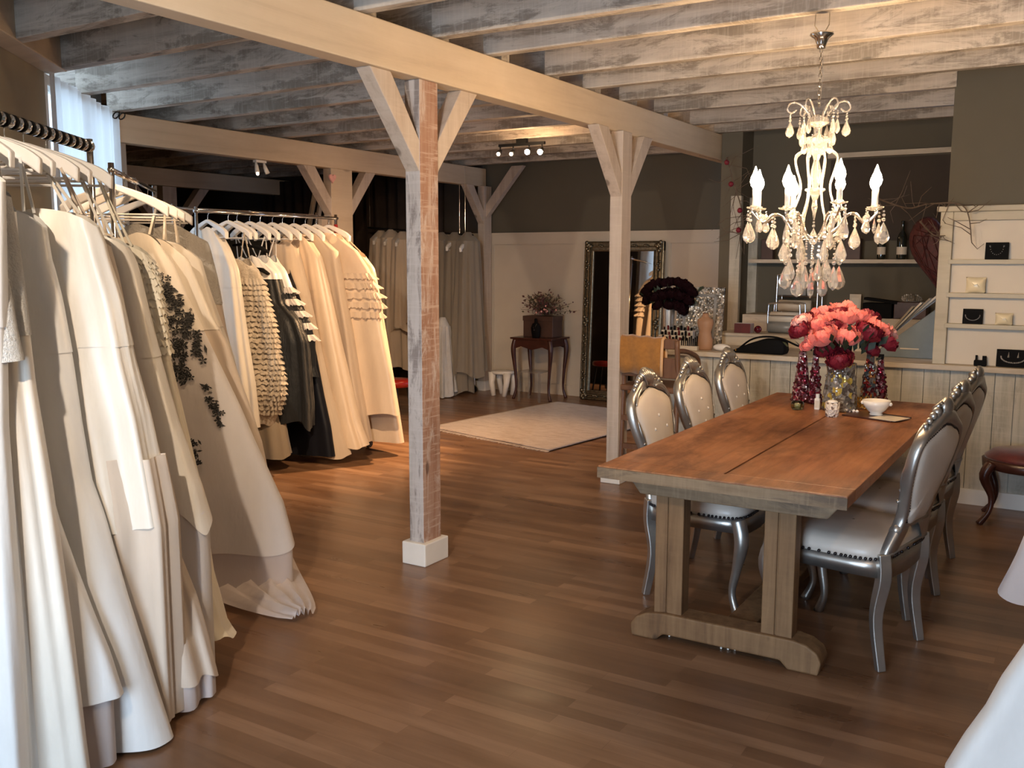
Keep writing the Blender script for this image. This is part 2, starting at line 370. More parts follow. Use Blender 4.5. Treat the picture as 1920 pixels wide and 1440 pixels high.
# alcove behind the bar
struct(box((-2.66,8.3,0),(-.6,8.4,2.9)).build('wall_alcove','taupe'))
struct(box((-.8,7.6,0),(-.7,8.3,2.9)).build('wall_alcove_right','taupe'))
m = MB(); m.box((-2.80,8.0,0),(-2.62,8.42,2.84)); o = struct(m.build('wall_alcove_left','taupe'))
m = MB(); m.box((-2.69,7.95,.1),(-2.60,8.0,2.1)); struct(m.build('trim_4','panel'))
m = MB(); m.box((-2.62,8.25,.85),(-2.54,8.3,2.1)); struct(m.build('trim_5','panel'))
m = MB(); m.box((-1.97,8.24,2.40),(-.85,8.3,2.44)); struct(m.build('trim_6','counter'))
struct(box((-1.95,8.28,1.72),(-.82,8.298,2.39)).build('dark_recess_sheet','darkwall'))  # flat dark sheet in place of a recess, its shade is only colour

# ------------------------------------------------------------------ joists and beams
JL = [1.72,2.27,2.85,3.40,3.97,4.55,5.12,5.70,6.27,6.85,7.42,8.0,8.57,9.15]
JR = [1.62,2.18,2.74,3.32,3.90,4.36,5.02,5.51,6.05,6.65,7.38,7.95]
def left_end(y):   # where a joist meets the diagonal wall (or the far room)
    return WA.x+(WA.y-y)*(.648/.761)-.05 if y < 4.6 else -12.9
for i, y in enumerate(JL):
    x0 = left_end(y); L = -2.86-x0
    o = box((-L/2,-.04,-.1),(L/2,.04,.1)).build('ceiling_joist','joist',bevel=.004); o.location = (x0+L/2, y+.04, 2.735)
    o.rotation_euler = (random.uniform(-.01,.01),0,random.uniform(-.002,.002)+(PI if i%2 else 0))
    tag(o, f'whitewashed rough-sawn ceiling joist left of the long near beam, {NTH[i]} from the front', 'ceiling joist', 'joists left of the long beam')
for i, y in enumerate(JR):
    x1 = 1.88 if y < 6.5 else -.82; L = x1+2.86
    o = box((-L/2,-.035,-.1),(L/2,.035,.1)).build('ceiling_joist','joist',bevel=.004); o.location = (x1-L/2, y+.035, 2.735)
    o.rotation_euler = (random.uniform(-.01,.01),0,PI if i%2 else 0)
    tag(o, f'whitewashed rough-sawn ceiling joist on the chandelier side of the long beam, {NTH[i]} from the front', 'ceiling joist', 'joists on the chandelier side')
o = box((-.055,-3.9,-.105),(.055,3.9,.105)).build('timber_beam','beam',bevel=.006); o.location = (-2.865,4.85,2.52)
tag(o, 'long planed pine beam running overhead above the two front posts', 'beam')
o = box((-.055,-2.5,-.105),(.055,2.5,.105)).build('timber_beam','beam',bevel=.006); o.location = (-6.28,7.05,2.52)
tag(o, 'planed pine beam behind the left dress racks, starting at the white curtain', 'beam')
o = box((-.055,-3.6,-.10),(.055,3.6,.10)).build('timber_beam','beam',bevel=.006); o.location = (-9.5,9,2.52)
tag(o, 'dim timber beam in the dark room at the far left', 'beam')
m = MB(); wslab(m, 1.66, 5.6, 2.63, 2.94, .0, .14)
o = m.build('timber_beam','beamx',bevel=.006); tag(o, 'short cut-off beam at the top left corner over the taupe wall', 'beam')
o = origin(o, wl(3.6,2.78,.07))

def post(x, y, w, d, label, braces, mats=('post','post_grey'), heart=False, ztop=2.415):
    t = thing('timber_post', label, 'post', (x,y,0))
    m = MB()
    m.box((-w/2,-d/2,.1),(w/2,d/2,ztop)); 
    m.m = [0,0,1,0,0,0]
    m.build('shaft', [mats[0], mats[1]], t, bevel=.004)
    box((-w/2-.03,-d/2-.028,0),(w/2+.028,d/2+.028,.118)).build('plinth','plinth',t,bevel=.006)
    for br_ in braces:
        dx, dy = br_[:2]; ztop_ = ztop; ztop = br_[2] if len(br_) > 2 else ztop
        v = Vector((dx,dy,0)); n = v.normalized(); off = (abs(n.x)*w/2+abs(n.y)*d/2)
        L = v.length; s_ = n.cross(Vector((0,0,1)))
        h0 = ztop-L-.08
        out = [(off-.005,h0),(off+L,ztop),(off+L-.15,ztop),(off-.005,h0+.15)]
        b = MB().prism(out, (0,0,0), n, (0,0,1), s_*(w*.92)); b.build('brace','brace',t,bevel=.004); ztop = ztop_
    return t
post(-2.872,3.825,.09,.15,'weathered brown and white timber post at the front with a white plinth', [(0,-.36),(0,.36)])
post(-2.80,5.98,.09,.15,'whitewashed timber post behind the near end of the dining table', [(0,-.36),(0,.36)], ('brace','brace'))
post(-6.28,7.02,.1,.3,'thick dim timber post with wide braces behind the second dress rack', [(0,-.36),(0,.36)], ('beam','brace'))
post(-6.2,9.48,.09,.16,'timber post standing against the back wall beside the cream wainscot', [(0,-.36),(.50,0,2.63)], ('brace','brace'))
post(-9.5,7.6,.12,.2,'dark timber post in the unlit room at the far left', [(0,-.5),(0,.5)], ('brace','brace'))
o = box((-6.245,6.70,.1),(-6.205,6.78,1.95)).build('pine_plank','brace'); tag(origin(o,(-6.22,6.74,.1)), 'narrow pine plank with a knot leaning at the dim thick post', 'plank')
m = MB()
hp = [(math.sin(a)**3*.045, (13*math.cos(a)-5*math.cos(2*a)-2*math.cos(3*a)-math.cos(4*a))*.0028) for a in [2*PI*i/28 for i in range(28)]]
m.prism(hp, (0,0,0), (0,1,0), (0,0,1), (.015,0,0)); o = m.build('heart_ornament','palepink'); o.location = (-6.205,6.86,2.32); tag(o, 'small pink hanging heart on the dim thick post', 'ornament')
# ================================================================== BAR
bar_t = thing('bar_counter', 'whitewashed plank bar counter behind the dining table', 'counter', (-1.2,6.6,0))
m = MB(); x = -1.55
while x < 2.9:
    wd = random.uniform(.11,.17)
    m.box((x,0,.1),(x+wd-.005,.02,.86)); x += wd
m.build('plank_front','panel',bar_t)
box((-1.55,.02,0),(2.9,.05,.86)).build('carcass','panel',bar_t)
box((-1.56,-.012,0),(2.9,.0,.1)).build('skirting','white',bar_t)
m = MB(); m.box((-1.58,-.05,.86),(2.95,.62,.895)); m.build('worktop','counter',bar_t,bevel=.004)
box((-1.3,.62,.6),(.4,.68,.97)).build('upstand','counter',bar_t); box((-1.32,.6,.97),(.4,.95,.99)).build('rear_ledge','counter',bar_t)

# jewellery shelf unit
su = thing('display_shelf', 'distressed cream display shelf unit standing on the bar at the right', 'shelf', (-.33,6.6,.895))
SW = -.53
for nm, a, b in (('side_panel',(SW,0,0),(SW+.075,.05,.967)),('crown',(SW-.02,-.03,.966),(1.2,.064,1.0)),
                 ('top_panel',(SW+.075,.002,.91),(1.2,.045,.966)),('back_panel',(SW+.004,.046,0),(1.2,.06,.99))):
    box(a,b).build(nm,'shelfw' if nm!='back_panel' else 'cream',su,bevel=.004)
for z in (.235,.43,.64): box((SW+.06,-.01,z),(1.2,.05,z+.028)).build('shelf','shelfw',su,bevel=.003)
box((.9,0,0),(.97,.05,.98)).build('side_panel','shelfw',su)

# ================================================================== TABLE
T = thing('dining_table', 'long rustic wooden trestle table with orange-brown plank top', 'table', (-1.13,4.47,0))
tw, tl = .47, 1.22
for i, (a, b) in enumerate(((-tw,-.005),(.003,tw))):
    box((a,-tl+.12,.715),(b,tl-.12,.76)).build('top_board','tabletop',T,bevel=.003)
for y in (-tl, tl-.12):
    box((-tw,y,.715),(tw,y+.118,.76)).build('end_board','tabletop',T,bevel=.004)
for y in (-tl-.002, tl+.002): 
    box((-tw,y-.004,.713),(tw,y+.004,.754)).build('edge','tableedge',T)
for sy in (-1,1):
    yc = sy*.93
    m = MB().prism([(-.45,.715),(.43,.715),(.42,.69),(.36,.615),(-.38,.615),(-.44,.69)], (0,yc-sy*-.035,0), (1,0,0), (0,0,1), (0,.10,0)); m.build('cleat','tableedge',T,bevel=.004)
    for cx in (-.268,.178):
        m = MB()
        m.box((cx-.060,yc-.04,.1),(cx-.008,yc+.04,.62)); m.box((cx-.004,yc-.04,.1),(cx+.060,yc+.04,.62)); m.box((cx-.055,yc-.032,.1),(cx+.055,yc+.032,.62))
        m.build('leg','trestle',T,bevel=.004)
    fo = [(-.42,0),(-.31,0),(-.28,.03),(.20,.03),(.23,0),(.345,0),(.355,.05),(.34,.085),(.30,.11),(.25,.12),(-.28,.12),(-.35,.11),(-.40,.085),(-.425,.05)]
    MB().prism(fo, (0,yc,0), (1,0,0), (0,0,1), (0,.12,0)).build('foot','trestle',T,bevel=.008)
box((-.06,-.93,.05),(.06,.93,.10)).build('stretcher','trestle',T,bevel=.005)

# ================================================================== CHAIRS
def cab(pts, rs): return [Vector(p) for p in pts], rs
def spline(pts, n=24):
    pts = [Vector(p) for p in pts]; out = []
    k = len(pts)-1
    for i in range(n+1):
        t = i/n*k; a = min(int(t),k-1); f = t-a
        p0,p1,p2,p3 = pts[max(a-1,0)],pts[a],pts[a+1],pts[min(a+2,k)]
        out.append(.5*((2*p1)+(-p0+p2)*f+(2*p0-5*p1+4*p2-p3)*f*f+(-p0+3*p1-3*p2+p3)*f*f*f))
    return out
def lerp(vals, n):
    k = len(vals)-1; out = []
    for i in range(n+1):
        t = i/n*k; a = min(int(t),k-1); out.append(vals[a]+(vals[a+1]-vals[a])*(t-a))
    return out
def make_chair():
    t = thing('dining_chair', '', 'chair')
    # legs
    for sx in (-1,1):
        p = spline([(sx*.235,.225,.43),(sx*.25,.25,.34),(sx*.232,.225,.20),(sx*.222,.205,.09),(sx*.235,.235,.0)], 18)
        fl = MB().tube(p, lerp([.036,.034,.021,.016,.022],18), 8).build('leg','silver',t,smooth=True)
        m = MB()
        for k in range(4): m.tube([(sx*(.232+.012*k),.262-.004*k,.40-.018*k),(sx*(.238+.008*k),.268-.006*k,.34-.02*k)], [.006,.004], 6)
        m.build('knee_carving','silver',fl,smooth=True)
        p = spline([(sx*.205,-.20,.46),(sx*.20,-.205,.36),(sx*.20,-.185,.2),(sx*.205,-.215,.0)], 18)
        MB().tube(p, lerp([.032,.033,.028,.023],18), 4).build('leg','silver',t,bevel=.004)
    # seat outline
    def seat_out(s=1, n=40):
        out = []
        for i in range(n):
            a = 2*PI*i/n; c, q = math.cos(a), math.sin(a)
            e = .32
            x = math.copysign(abs(c)**e*.262, c); y = math.copysign(abs(q)**(e+.12)*.235, q)
            y += .02; x *= (1+.06*(y/.24)) * (1-.0)
            out.append((x*s, y*s))
        return out
    so = seat_out()
    m = MB(); n = len(so)
    drop = lambda x,y: .018*(1-(x/.26)**2)
    vs = [(x,y,.372-drop(x,y)*1.6) for x,y in so]+[(x*1.015,y*1.015,.435) for x,y in so]+[(x*.9,y*.9,.435) for x,y in so]+[(x*.9,y*.9,.39) for x,y in so]
    fs = [(k*n+i,k*n+(i+1)%n,((k+1)%4)*n+(i+1)%n,((k+1)%4)*n+i) for k in range(4) for i in range(n)]
    m.add(vs, fs).build('seat_frame','silver',t,smooth=True)
    m = MB(); rings = [(1.0,.432),(1.01,.455),(.985,.478),(.92,.496),(.78,.507),(.5,.513),(.2,.515),(.02,.515)]
    m.add([(x*s,y*s,z) for s,z in rings for x,y in so], [(k*n+i,k*n+(i+1)%n,(k+1)*n+(i+1)%n,(k+1)*n+i) for k in range(len(rings)-1) for i in range(n)]+[tuple(range(n))])
    seat = m.build('seat','leather',t,smooth=True)
    m = MB()
    oo = [Vector((x*1.03,y*1.03,.440)) for x,y in seat_out(1,400)]; pts = [oo[0]]
    for q in oo:
        if (q-pts[-1]).length >= .0165: pts.append(q)
    for p in pts: m.ball(p, .0068, 6, 4)
    m.build('nail_trim','nail',seat,smooth=True)
    # back: plane tilted backwards; coords (u across, v up)
    vo = Vector((0,-.205,.46)); vv = Vector((0,-.235,.97)).normalized(); vn = vv.cross(Vector((1,0,0)))
    half = [(.20,-.06),(.215,.0),(.185,.06),(.150,.12),(.160,.17),(.185,.23),(.215,.30),(.232,.37),(.228,.43),(.200,.475),(.150,.50),(.105,.522),(.06,.545),(0,.562)]
    inn = [(.03,.10),(.075,.098),(.098,.115),(.103,.14),(.098,.165),(.118,.20),(.146,.26),(.168,.33),(.178,.38),(.170,.42),(.135,.447),(.09,.462),(.05,.478),(0,.488)]
    inn = [(a*1.16 if b > .12 else a, b+(.012 if b > .3 else 0)) for a,b in inn]
    def mirror(h): return h+[(-a,b) for a,b in reversed(h) if a > 1e-6]
    def dens(pts, n):
        L = [0]
        P = [Vector((a,b,0)) for a,b in pts]; P.append(P[0])
        for i in range(1,len(P)): L.append(L[-1]+(P[i]-P[i-1]).length)
        out = []
        for k in range(n):
            s = L[-1]*k/n; i = max(j for j in range(len(L)) if L[j] <= s+1e-9); i = min(i,len(P)-2)
            out.append(P[i].lerp(P[i+1], (s-L[i])/max(1e-9,L[i+1]-L[i])))
        return out
    def sm(h, n=30):
        q = spline([(a,b,0) for a,b in h], n); return [(max(0,p.x),p.y) for p in q]
    hs, is_ = sm(half), sm(inn)
    for q in (0,): pass
    def P3(a,b,c): return vo+Vector((1,0,0))*a+vv*b+vn*c
    # ring frame made of half strips (outer curve to inner curve) with rounded section
    m = MB()
    for sx in (-1,1):
        k = len(hs); vs = []
        for i in range(k):
            (a,b),(c,d) = hs[i], is_[i]
            for tt, cc in ((0,-.004),(.0,.014),(.25,.022),(.5,.024),(.8,.018),(1,.008),(1,-.008),(.8,-.016),(.5,-.02),(.25,-.02),(.0,-.014)):
                vs.append(P3(sx*(a+(c-a)*tt), b+(d-b)*tt, cc))
        w_ = 11
        fs = [(i*w_+j,i*w_+(j+1)%w_,(i+1)*w_+(j+1)%w_,(i+1)*w_+j) for i in range(k-1) for j in range(w_)]
        m.add(vs, fs)
    m.box((-.2,-.02,-.01),(.2,.02,.0), Matrix.Translation(vo))
    bf = m.build('backrest_frame','silver',t,smooth=True)
    # open lower spandrel: rail between the stiles
    m = MB(); m.tube([P3(-.17,.085,0),P3(-.08,.10,0),P3(0,.095,0),P3(.08,.10,0),P3(.17,.085,0)], [.022,.018,.02,.018,.022], 8).build('lower_rail','silver',t,smooth=True)
    # pad
    full = mirror(is_[:])
    full = [(a,b) for a,b in full]
    cx, cy = 0, .29
    m = MB(); n = len(full); rings = [(1.0,.0),(1.0,.014),(.94,.026),(.8,.034),(.5,.038),(.05,.04)]
    for sg in (1,-1):
        vs = [P3(cx+(a-cx)*s, cy+(b-cy)*s, sg*h*(1 if sg > 0 else .85)) for s,h in rings for a,b in full]
        m.add(vs, [(k*n+i,k*n+(i+1)%n,(k+1)*n+(i+1)%n,(k+1)*n+i) for k in range(len(rings)-1) for i in range(n)]+[tuple((len(rings)-1)*n+i for i in range(n))])
    bcu = m.build('back_cushion','leather',t,smooth=True)
    m = MB()
    for a,b in [(p.x,p.y) for p in dens(full, 90)]:
        for h in (.014,-.012): m.ball(P3(a,b,h), .0048, 5, 4)
    m.build('nail_trim','nail',bcu,smooth=True)
    m = MB()   # tufting buttons
    for a,b in ((0,.36),(-.07,.30),(.07,.30),(0,.24),(-.05,.17),(.05,.17)): MB().ball(P3(a,b,.036), .009, 8, 5).build('button','leather',bcu,smooth=True)
    # carved crest
    m = MB()
    m.ball(P3(0,.565,.005), .042, 12, 8, (1.1,.5,.85))
    for i in range(-3,4):
        m.tube([P3(i*.008,.515,.024),P3(i*.017,.555,.03),P3(i*.022,.595-abs(i)*.006,.014)], [.006,.011,.008], 7)
    for sx in (-1,1):
        for k,(a,b,r) in enumerate(((.075,.55,.019),(.105,.538,.015),(.132,.522,.013),(.158,.505,.011))): m.ball(P3(sx*a,b,.012), r, 8, 6)
        m.tube(spline([P3(sx*.06,.50,.024),P3(sx*.11,.50,.026),P3(sx*.16,.475,.026),P3(sx*.195,.43,.024)],10), lerp([.006,.010,.008,.004],10), 6)
        m.tube(spline([P3(sx*.208,.36,.022),P3(sx*.198,.30,.024),P3(sx*.175,.25,.022)],8), lerp([.003,.007,.003],8), 6)
        for k in range(3): m.ball(P3(sx*(.195-.012*k),.30-.05*k,.02), .007, 6, 5)
    m.build('carved_crest','silver',t,smooth=True)
    return t
ch = make_chair()
chairs = [(-.765,3.90,PI/2-.19,'silver baroque chair with cream leather, nearest on the right side of the table'),
          (-.775,4.50,PI/2-.15,'middle silver baroque chair on the right side of the table'),
          (-.78,5.14,PI/2-.12,'silver baroque chair farthest back on the right side of the table'),
          (-1.48,4.17,-PI/2,'silver baroque chair nearest the front on the left side of the table'),
          (-1.50,4.80,-PI/2,'middle silver baroque chair on the left side of the table'),
          (-1.50,5.42,-PI/2,'silver baroque chair farthest back on the left side, beside the bar')]
for i,(x,y,r,l) in enumerate(chairs):
    if i == 0: ch.location = (x,y,0); ch.rotation_euler = (0,0,r); ch['label'] = l; ch['group'] = 'silver dining chairs'
    else: dup(ch, (x,y,0), r, l, 'silver dining chairs')

# ================================================================== CHANDELIER
CX, CY = -1.10, 4.40
def cz(y, X=0): return at_y(1543, y, CY).z
CH = thing('chandelier', 'lit crystal chandelier with candle bulbs hanging over the dining table', 'chandelier', (CX,CY,cz(445)))
def L(z): return z-cz(445)
zt = L(cz(60)); zb = L(cz(90))
MB().lathe([(.012,zb),(.018,zb),(.022,zb+.02),(.030,zb+.04),(.052,zt-.012),(.050,zt-.004),(.02,zt)], n=20).build('canopy','chrome',CH,smooth=True)
m = MB(); zj = 2.632-cz(445)
m.tube([(-.03,0,zj),(-.032,0,zt+.03),(-.012,0,zt)], .0025, 5); m.tube([(.03,0,zj),(.03,0,zt+.03),(.012,0,zt)], .0025, 5); m.build('suspension_hook','chrome',CH)
m = MB(); z0 = L(cz(200)); k = 14
for i in range(k):
    zz = z0+(zb-z0)*(i+.5)/k; hh = (zb-z0)/k*.62
    ring = [(math.cos(a)*.006*(i%2), math.cos(a)*.006*((i+1)%2), zz+math.sin(a)*hh) for a in [2*PI*j/9 for j in range(10)]]
    m.tube(ring, .0016, 4, False)
m.build('chain','chrome',CH)
m = MB(); m.tube([(.006,.004,zb),(.010,.002,(zb+z0)/2),(.004,0,z0)], .002, 5); m.build('cable','clearplastic',CH)
def drop_mb(s=1.0):
    m = MB(); n = 6
    m.lathe([(.001,0),(.004*s,-.006*s),(.012*s,-.024*s),(.017*s,-.040*s),(.013*s,-.052*s),(.001,-.060*s)], n=n, sy=.55)
    m.ball((0,0,.007*s), .0055*s, 6, 5); m.ball((0,0,.019*s), .004*s, 6, 5); m.ball((0,0,.029*s), .003*s, 6, 5)
    return m
dme = {}
def drop(x, y, z, s=1.0, rz=0, parent=None):
    key = round(s,1)
    if key not in dme:
        o = drop_mb(key).build('crystal_pendant','crystal',CH); dme[key] = o.data
    else:
        o = bpy.data.objects.new('crystal_pendant', dme[key]); C.objects.link(o); o.parent = CH
    o.location = (x,y,z-.035*s); o.rotation_euler = (0,0,rz); return o
# crystal column
col = [(.006,L(cz(215))),(.045,L(cz(222))),(.05,L(cz(230))),(.02,L(cz(238))),(.018,L(cz(252))),(.045,L(cz(262))),(.045,L(cz(275))),(.02,L(cz(290))),
       (.012,L(cz(300))),(.022,L(cz(318))),(.026,L(cz(335))),(.014,L(cz(350))),(.045,L(cz(354))),(.045,L(cz(357))),(.018,L(cz(366))),(.010,L(cz(376))),(.014,L(cz(388))),(.008,L(cz(400))),(.004,L(cz(410)))]
MB().lathe(list(reversed(col)), n=12).build('crystal_column','crystal',CH,smooth=False)
drop(0,0,L(cz(408)),1.3)
# crown scrolls with drops
for i in range(6):
    a = 2*PI*i/6+.35; u = Vector((math.cos(a),math.sin(a),0)); R_ = .115
    zc = L(cz(198))
    pts = [u*.02+Vector((0,0,L(cz(232)))), u*.045+Vector((0,0,zc-.03)), u*(R_-.03)+Vector((0,0,zc+.012)), u*(R_+.005)+Vector((0,0,zc+.015)), u*(R_+.02)+Vector((0,0,zc-.012)), u*(R_-.0)+Vector((0,0,zc-.028)), u*(R_-.022)+Vector((0,0,zc-.014))]
    MB().tube(spline(pts,22), .0038, 6).build('crown_scroll','crystal',CH,smooth=True)
    for q in (-.09,.09):
        p = Vector((math.cos(a+q),math.sin(a+q),0))*(R_+.006); drop(p.x,p.y,zc-.03,1.1,a)
    p = Vector((math.cos(a+.5),math.sin(a+.5),0))*.075; drop(p.x,p.y,L(cz(232)),1.0,a)
    p = Vector((math.cos(a),math.sin(a),0))*.055; drop(p.x,p.y,L(cz(252)),.9,a)
m = MB()
for i in range(12):
    a = 2*PI*i/12; m.ball((math.cos(a)*.05,math.sin(a)*.05,L(cz(262))), .014, 8, 6); m.ball((math.cos(a+.2)*.036,math.sin(a+.2)*.036,L(cz(280))), .011, 8, 6)
m.build('bead_cluster','crystal',CH,smooth=True)
# arms, candles
NA = 8; za = L(cz(392)); BULB = []
for i in range(NA):
    a = 2*PI*i/NA+.61; u = Vector((math.cos(a),math.sin(a),0)); w_ = lambda r,z: u*r+Vector((0,0,z))
    R_ = .275; zo = .012*math.sin(i*2.3)
    cage = spline([w_(.04,L(cz(278))),w_(.095,L(cz(292))),w_(.088,L(cz(318))),w_(.068,L(cz(348))),w_(.085,L(cz(380))),w_(.125,L(cz(412))),w_(.115,L(cz(436))),w_(.06,L(cz(447)))],22)
    MB().tube(cage, .0045, 6).build('cage_rib','crystal',CH,smooth=True)
    arm = spline([w_(.06,L(cz(442))),w_(.11,L(cz(428))),w_(.15,L(cz(405))),w_(.19,L(cz(402))),w_(R_-.04,L(cz(418))+zo),w_(R_+.01,L(cz(400))+zo),w_(R_,za+zo)],26)
    AR = MB().tube(arm, .005, 6).build('arm','chrome',CH,smooth=True)
    ctr = w_(R_, za+zo)
    MB().lathe([(.006,-.006),(.034,.0),(.038,.006),(.02,.008),(.018,.014)], ctr, 12).build('drip_pan','crystal',AR)
    MB().lathe([(.0115,.012),(.0115,.085),(.009,.088)], ctr, 10).build('candle_sleeve','white_porc',AR,smooth=True)
    MB().lathe([(.009,.088),(.018,.10),(.024,.118),(.019,.14),(.009,.160),(.0015,.185)], ctr, 12).build('candle_bulb','flame',AR,smooth=True)
    BULB.append(Vector(CH.location)+ctr+Vector((0,0,.12)))
    for q in range(4):
        b2 = a+q*PI/2+.4; p = ctr+Vector((math.cos(b2),math.sin(b2),0))*.036
        if q < 3: drop(p.x,p.y,p.z-.004, 1.1 if q else 1.6, b2)
    p = w_(.19,L(cz(404))); drop(p.x,p.y,p.z,1.6,a); p = w_(.13,L(cz(425))); drop(p.x,p.y,p.z,1.7,a)
    MB().ball(w_(R_-.035,L(cz(409))+zo), .016, 8, 6).build('crystal_ball','crystal',CH)
# bottom ring with drops
m = MB(); m.lathe([(.058,-.008),(.062,0),(.058,.008),(.054,0)], n=24, cap=False); m.build('lower_ring','chrome',CH,smooth=True)
for i in range(14):
    a = 2*PI*i/14; r = .12 if i%2 else .062
    p = Vector((math.cos(a),math.sin(a),0))*r
    m = MB()
    ln = .03+.035*(i%3)
    for k in range(int(ln/.011)): m.ball((p.x,p.y,-.008-.011*k), .005, 6, 5)
    m.build('bead_string','crystal',CH)
    drop(p.x,p.y,-.0-ln,1.8,a)

# ================================================================== TRACK AND SPOT LIGHTS
tb = at_y(978, 271, 7.44)
TR = thing('track_light', 'black ceiling track light with four small spots, two of them glaring', 'spotlight', (tb.x,tb.y,tb.z))
box((-.24,-.012,-.01),(.24,.012,.014)).build('track','blackmetal',TR)
box((-.05,-.015,.01),(.05,.03,max(.02,2.636-tb.z))).build('mount','blackmetal',TR)
for i, px in enumerate((936, 960, 990, 1014)):
    q = at_y(px, 290 if i < 2 else 286, 7.42)-tb
    m = MB(); m.tube([(q.x,0,-.01),(q.x,0,q.z+.04)], .006, 6); m.tube([(q.x,.01,q.z+.04),(q.x,-.03,q.z+.012)], [.012,.022], 10)
    m.build('spot_head','blackmetal',TR,smooth=True)
    MB().ball((q.x,-.034,q.z+.004), .024 if i >= 2 else .017, 10, 7).build('bulb','spotbulb' if i >= 2 else 'spotdim',TR,smooth=True)
def added_spot(loc, target, power, label, ang=75, col=(1,.66,.38)):  # unseen spotlights, added to bring warm light onto gowns, beam and table
    t = thing('added_spotlight', label, 'spotlight', loc); d = (Vector(target)-Vector(loc)).normalized()
    box((-.03,-.03,0),(.03,.03,2.634-loc[2])).build('mount','blackmetal',t)
    MB().tube([-d*.04,d*.02], [.022,.032], 12).build('spot_head','blackmetal',t,smooth=True)
    MB().lathe([(.026,-.002),(.026,.002)], n=12).build('lens','spotdim',t).matrix_basis = Matrix.Translation(d*.024) @ d.to_track_quat('Z','Y').to_matrix().to_4x4()
    p = Vector(loc)+d*.05; spot('added_spot_lamp', p, target, power, col, ang, .03)
added_spot((-3.10,3.75,2.57), (-5.15,5.75,1.0), 70, 'added ceiling spotlight hidden behind the long beam, aimed at the back left rack', 62)
added_spot((-3.10,2.55,2.57), (-3.9,3.0,1.2), 14, 'added ceiling spotlight hidden behind the long beam, aimed at the floral gown', 80)
added_spot((-1.1,-.2,2.56), (-2.9,2.6,1.9), 66, 'added unseen spotlight behind the camera, aimed at the near gowns and beam', 84, (1,.80,.60))
added_spot((.3,.6,2.56), (-1.1,4.2,.6), 10, 'added unseen spotlight behind the camera, aimed at the dining table', 85)
sp = at_y(1000, 288, 7.2)
spot('track_spot_a', (sp.x,sp.y-.03,sp.z), (-5.0,5.8,.9), 150, (1,.60,.30), 60)
spot('track_spot_b', (sp.x-.1,sp.y-.03,sp.z), (-4.3,6.6,0), 30, (1,.60,.32), 80)
point('track_glow', (sp.x,sp.y-.1,sp.z+.02), 2.5, (1,.6,.3), .03)
q = at_x(487, 300, -6.30)
TW = thing('twin_spot', 'small white twin spotlight under the beam at the back left', 'spotlight', (q.x,q.y,2.415))
box((-.02,-.06,-.02),(.02,.06,0)).build('mount','white',TW)
for s in (-1,1): MB().tube([(0,s*.045,-.015),(.01,s*.05,-.06),(.03,s*.06,-.11)], [.008,.018,.02], 8).build('spot_head','white',TW,smooth=True)
MB().ball((.034,-.062,-.122), .013, 8, 6).build('bulb','spotdim',TW)

# ================================================================== GOWNS
def interp(pts, z):
    # pts: list of (z,d) sorted top to bottom
    if z >= pts[0][0]: return pts[0][1]
    for (z0,d0),(z1,d1) in zip(pts, pts[1:]):
        if z >= z1: 
            t = (z0-z)/max(1e-6,z0-z1); return d0+(d1-d0)*t
    return pts[-1][1]
from mathutils.bvhtree import BVHTree
HG = {}
def hanger(P, n, grp, label, cloth_w=.2, tilt=0):
    """white hanger: hook over the rail at P, shoulders along n"""
    an = math.atan2(n.y, n.x)+tilt+.09*math.sin(P.x*37+P.y*53)
    key = 'h'
    if key not in HG:
        t = thing('clothes_hanger', label, 'hanger', (0,0,0), 0, grp)
        top = [(p.x,p.z) for p in spline([(-.225,0,-.150),(-.18,0,-.118),(-.10,0,-.086),(-.035,0,-.064),(0,0,-.056),(.035,0,-.064),(.10,0,-.086),(.18,0,-.118),(.225,0,-.150)],28)]
        bot = [(x*.985, z-.026-.022*min(1,abs(x)/.2)) for x,z in top]
        MB().prism(top+bot[::-1],(0,0,0),(1,0,0),(0,0,1),(0,.030,0)).build('shoulder_bar','hanger',t,bevel=.009)
        MB().tube([(-.2,0,-.185),(.2,0,-.185)], .005, 6).build('crossbar','hanger',t)
        MB().tube(spline([(0,0,-.065),(0,0,-.03),(0,.006,-.018),(0,.018,0),(0,.0,.018),(0,-.016,.006),(0,-.014,-.006)],18), .0022, 5).build('hook','chrome',t,smooth=True)
        HG[key] = t
    else:
        t = dup(HG[key], (0,0,0), 0, label, grp)
    t.location = P; t.rotation_euler = (0,0,an); return t
